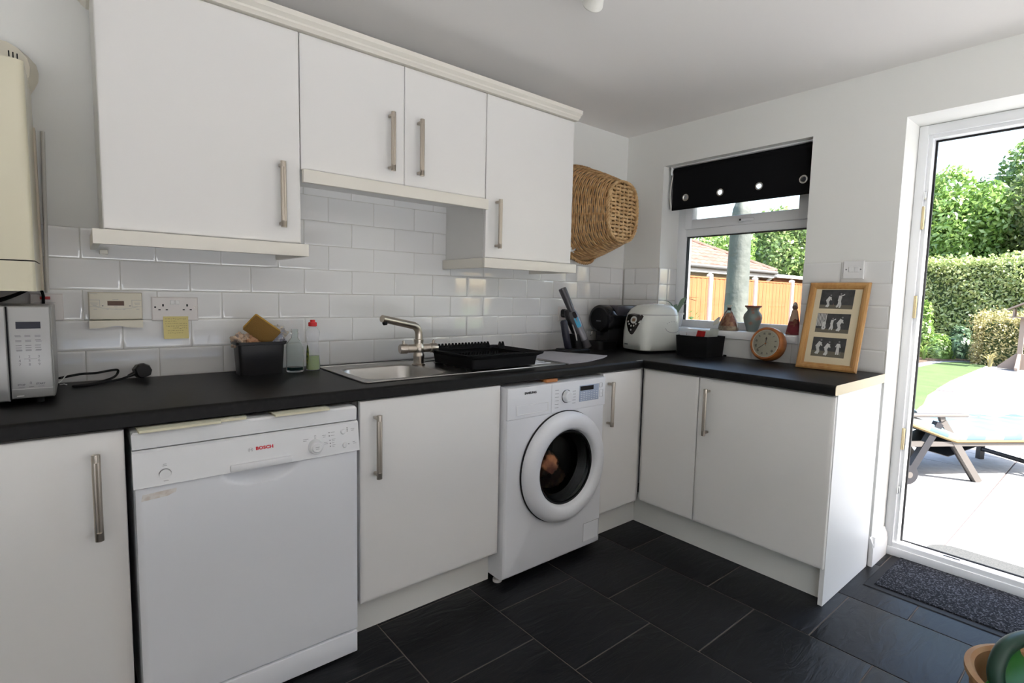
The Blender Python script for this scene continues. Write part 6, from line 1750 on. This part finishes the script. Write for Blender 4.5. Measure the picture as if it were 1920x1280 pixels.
# ---- bird table
bt = thing('bird_table', (12.3, -.62, ZG), 'wooden bird table with a small roof standing at the patio edge', 'bird table')
BTW = mat('weathered_wood', (0.25, 0.20, 0.165), .85)
bx_, by_ = 12.3, -.62
bm = B(); box(bm, bx_ - .04, bx_ + .04, by_ - .04, by_ + .04, ZG + .03, .98); add('post', bm, BTW, bt, smooth=False)
bm = B(); box(bm, bx_ - .2, bx_ + .2, by_ - .2, by_ + .2, .98, 1.0); add('tray', bm, BTW, bt, smooth=False)
for sx in (-1, 1):
    for sy in (-1, 1):
        bm = B(); box(bm, bx_ + sx * .14 - .015, bx_ + sx * .14 + .015, by_ + sy * .14 - .015, by_ + sy * .14 + .015, 1.0, 1.16); add('roof_post', bm, BTW, bt, smooth=False)
bm = B(); prism(bm, [(-.24, 1.13), (0, 1.27), (.24, 1.13), (.24, 1.16), (0, 1.30), (-.24, 1.16)], (lambda a, b: (bx_ - .22, by_ + a, b), lambda a, b: (bx_ + .22, by_ + a, b))); add('roof', bm, BTW, bt, smooth=False)
for dx, dy in ((1, 0), (-1, 0), (0, 1), (0, -1)):
    bm = B(); prism(bm, [(.03, .02), (.32, .02), (.32, .07), (.06, .35), (.03, .35)], (lambda a, b: (bx_ + dx * a - dy * .025, by_ + dy * a + dx * .025, ZG + b), lambda a, b: (bx_ + dx * a + dy * .025, by_ + dy * a - dx * .025, ZG + b))); add('foot', bm, BTW, bt, smooth=False)

# ---- sun lounger on the patio
ang = math.atan2(-.56, .83)
lo = thing('sun_lounger', (2.434, -1.53, ZG), 'grey framed sun lounger with a blue and white checked cushion on the patio', 'sun lounger', rot=(0, 0, ang))
ALU = mat('taupe_aluminium', (0.105, 0.095, 0.088), .45, metal=.1); DKF = mat('charcoal_frame', (0.018, 0.018, 0.022), .5)
LW_ = .56
def bar(a0, z0, a1, z1, s, w=.022, th=.016, mt=ALU, name='leg'):
    d = Vector((a1 - a0, 0, z1 - z0)).normalized(); nn = Vector((-d.z, 0, d.x)) * w; p, q = Vector((a0, s, z0)), Vector((a1, s, z1)); y_ = Vector((0, th, 0)); bm = B()
    loft(bm, [[tuple(p + nn - y_), tuple(p - nn - y_), tuple(p - nn + y_), tuple(p + nn + y_)], [tuple(q + nn - y_), tuple(q - nn - y_), tuple(q - nn + y_), tuple(q + nn + y_)]])
    return add(name, bm, mt, lo, world=False, smooth=False)
for s in (0, LW_):
    bar(-.345, .47, .0, .0, s + (.0), .024, .016, ALU, 'leg'); bar(-.352, .46, -.012, .0, s + .020, .020, .004, DKF, 'leg_inner')
    bar(-.375, .46, -.60, .06, s, .028, .020, DKF, 'leg')
    bar(-.62, .300, 1.05, .305, s, .018, .014, ALU, 'side_rail')
    bm = B(); box(bm, -.76, -.155, s - .032, s + .032, .508, .532, .010); add('armrest', bm, ALU, lo, world=False)
    bm = B(); cyl(bm, (-.60, s - .030, .072), (-.60, s + .030, .072), .070, n=28); wl_ = add('wheel', bm, DKF, lo, world=False)
    bm = B(); cyl(bm, (-.60, s - .034, .072), (-.60, s + .034, .072), .024, n=12); add('hub', bm, ALU, wl_, world=False)
    bar(.62, .295, .62, .0, s, .022, .02, DKF, 'leg')
    bar(-.345, .478, -.36, .515, s, .02, .012, ALU, 'bracket')
bm = B(); tube(bm, [(.62, 0, .09), (.62, LW_, .09)], .018, 10); add('cross_bar', bm, DKF, lo, world=False)
bm = B(); loft(bm, [[(a, s, .295 - (.10 if abs(a + .25) < .2 else 0)) for s in (.02, LW_ - .02)] + [(a, s, .290 - (.10 if abs(a + .25) < .2 else 0)) for s in (LW_ - .02, .02)] for a in (-.60, -.25, .05)]); add('sling', bm, DKF, lo, world=False)
# cushion: quilted, checks of blue on cream
def check_mat():
    m = mat('checked_cushion', (0.62, 0.62, 0.58), .9)
    N = m.node_tree.nodes; L = m.node_tree.links; b = N['Principled BSDF']
    tc = N.new('ShaderNodeTexCoord'); mp = N.new('ShaderNodeMapping'); mp.inputs['Scale'].default_value = (6.5, 6.5, .001)
    ck_ = N.new('ShaderNodeTexChecker'); ck_.inputs['Scale'].default_value = 1.0
    ck_.inputs['Color1'].default_value = (.17, .175, .17, 1); ck_.inputs['Color2'].default_value = (.085, .14, .175, 1)
    L.new(tc.outputs['Object'], mp.inputs[0]); L.new(mp.outputs[0], ck_.inputs[0]); L.new(ck_.outputs[0], b.inputs['Base Color'])
    return m
CHK = check_mat()
bm = B(); loops = []
for i in range(40):
    a = -.66 + 1.70 * i / 39; q = .008 * abs(math.sin(a * PI / .21)); lift = max(0, -.25 - a) * .35; z_ = .325 + lift
    loops.append([(a, s, z_ + dz * (1)) for s, dz in ((-.02, .0), (-.03, .03), (-.01, .062 + q), (LW_ / 2, .072 + q), (LW_ + .01, .062 + q), (LW_ + .03, .03), (LW_ + .02, 0))])
loft(bm, loops); cu = add('cushion', bm, CHK, lo, world=False, ang=60)
bm = B()
for s in (-.022, LW_ + .022): tube(bm, [(-.66 + 1.70 * i / 20, s, .322 + max(0, -.25 - (-.66 + 1.70 * i / 20)) * .35) for i in range(21)], .011, 6)
add('piping', bm, mat('yellow_piping', (.16, .11, .045), .8), cu, world=False)
bm = B(); loft(bm, [[(-.66 + .14 * i / 6 , s, .53 + h * math.sin(PI * (i + .3) / 6.6)) for s, h in ((.03, .03), (.05, .075), (LW_ - .05, .075), (LW_ - .03, .03), (LW_ - .05, -.03), (.05, -.03))] for i in range(7)]); add('head_pillow', bm, CHK, lo, world=False)

# ---- repeats share a group
GROUPS = {'wall_cabinet': 'wall cabinets above the worktop', 'base_cabinet': 'base cabinets under the worktop', 'corner_cabinet': 'corner cabinets', 'booklet': 'booklets on the dishwasher lid',
          'dish_cloth': 'cloths in the black tub', 'paper_sheet': 'papers in the black box', 'grass_clump': 'grasses and flower spikes in the garden', 'broadleaf_tree': 'trees beyond the garden'}
for o in list(SC.objects):
    if o.parent is None and 'category' in o:
        g_ = GROUPS.get(o.name.split('.')[0])
        if g_: o['group'] = g_
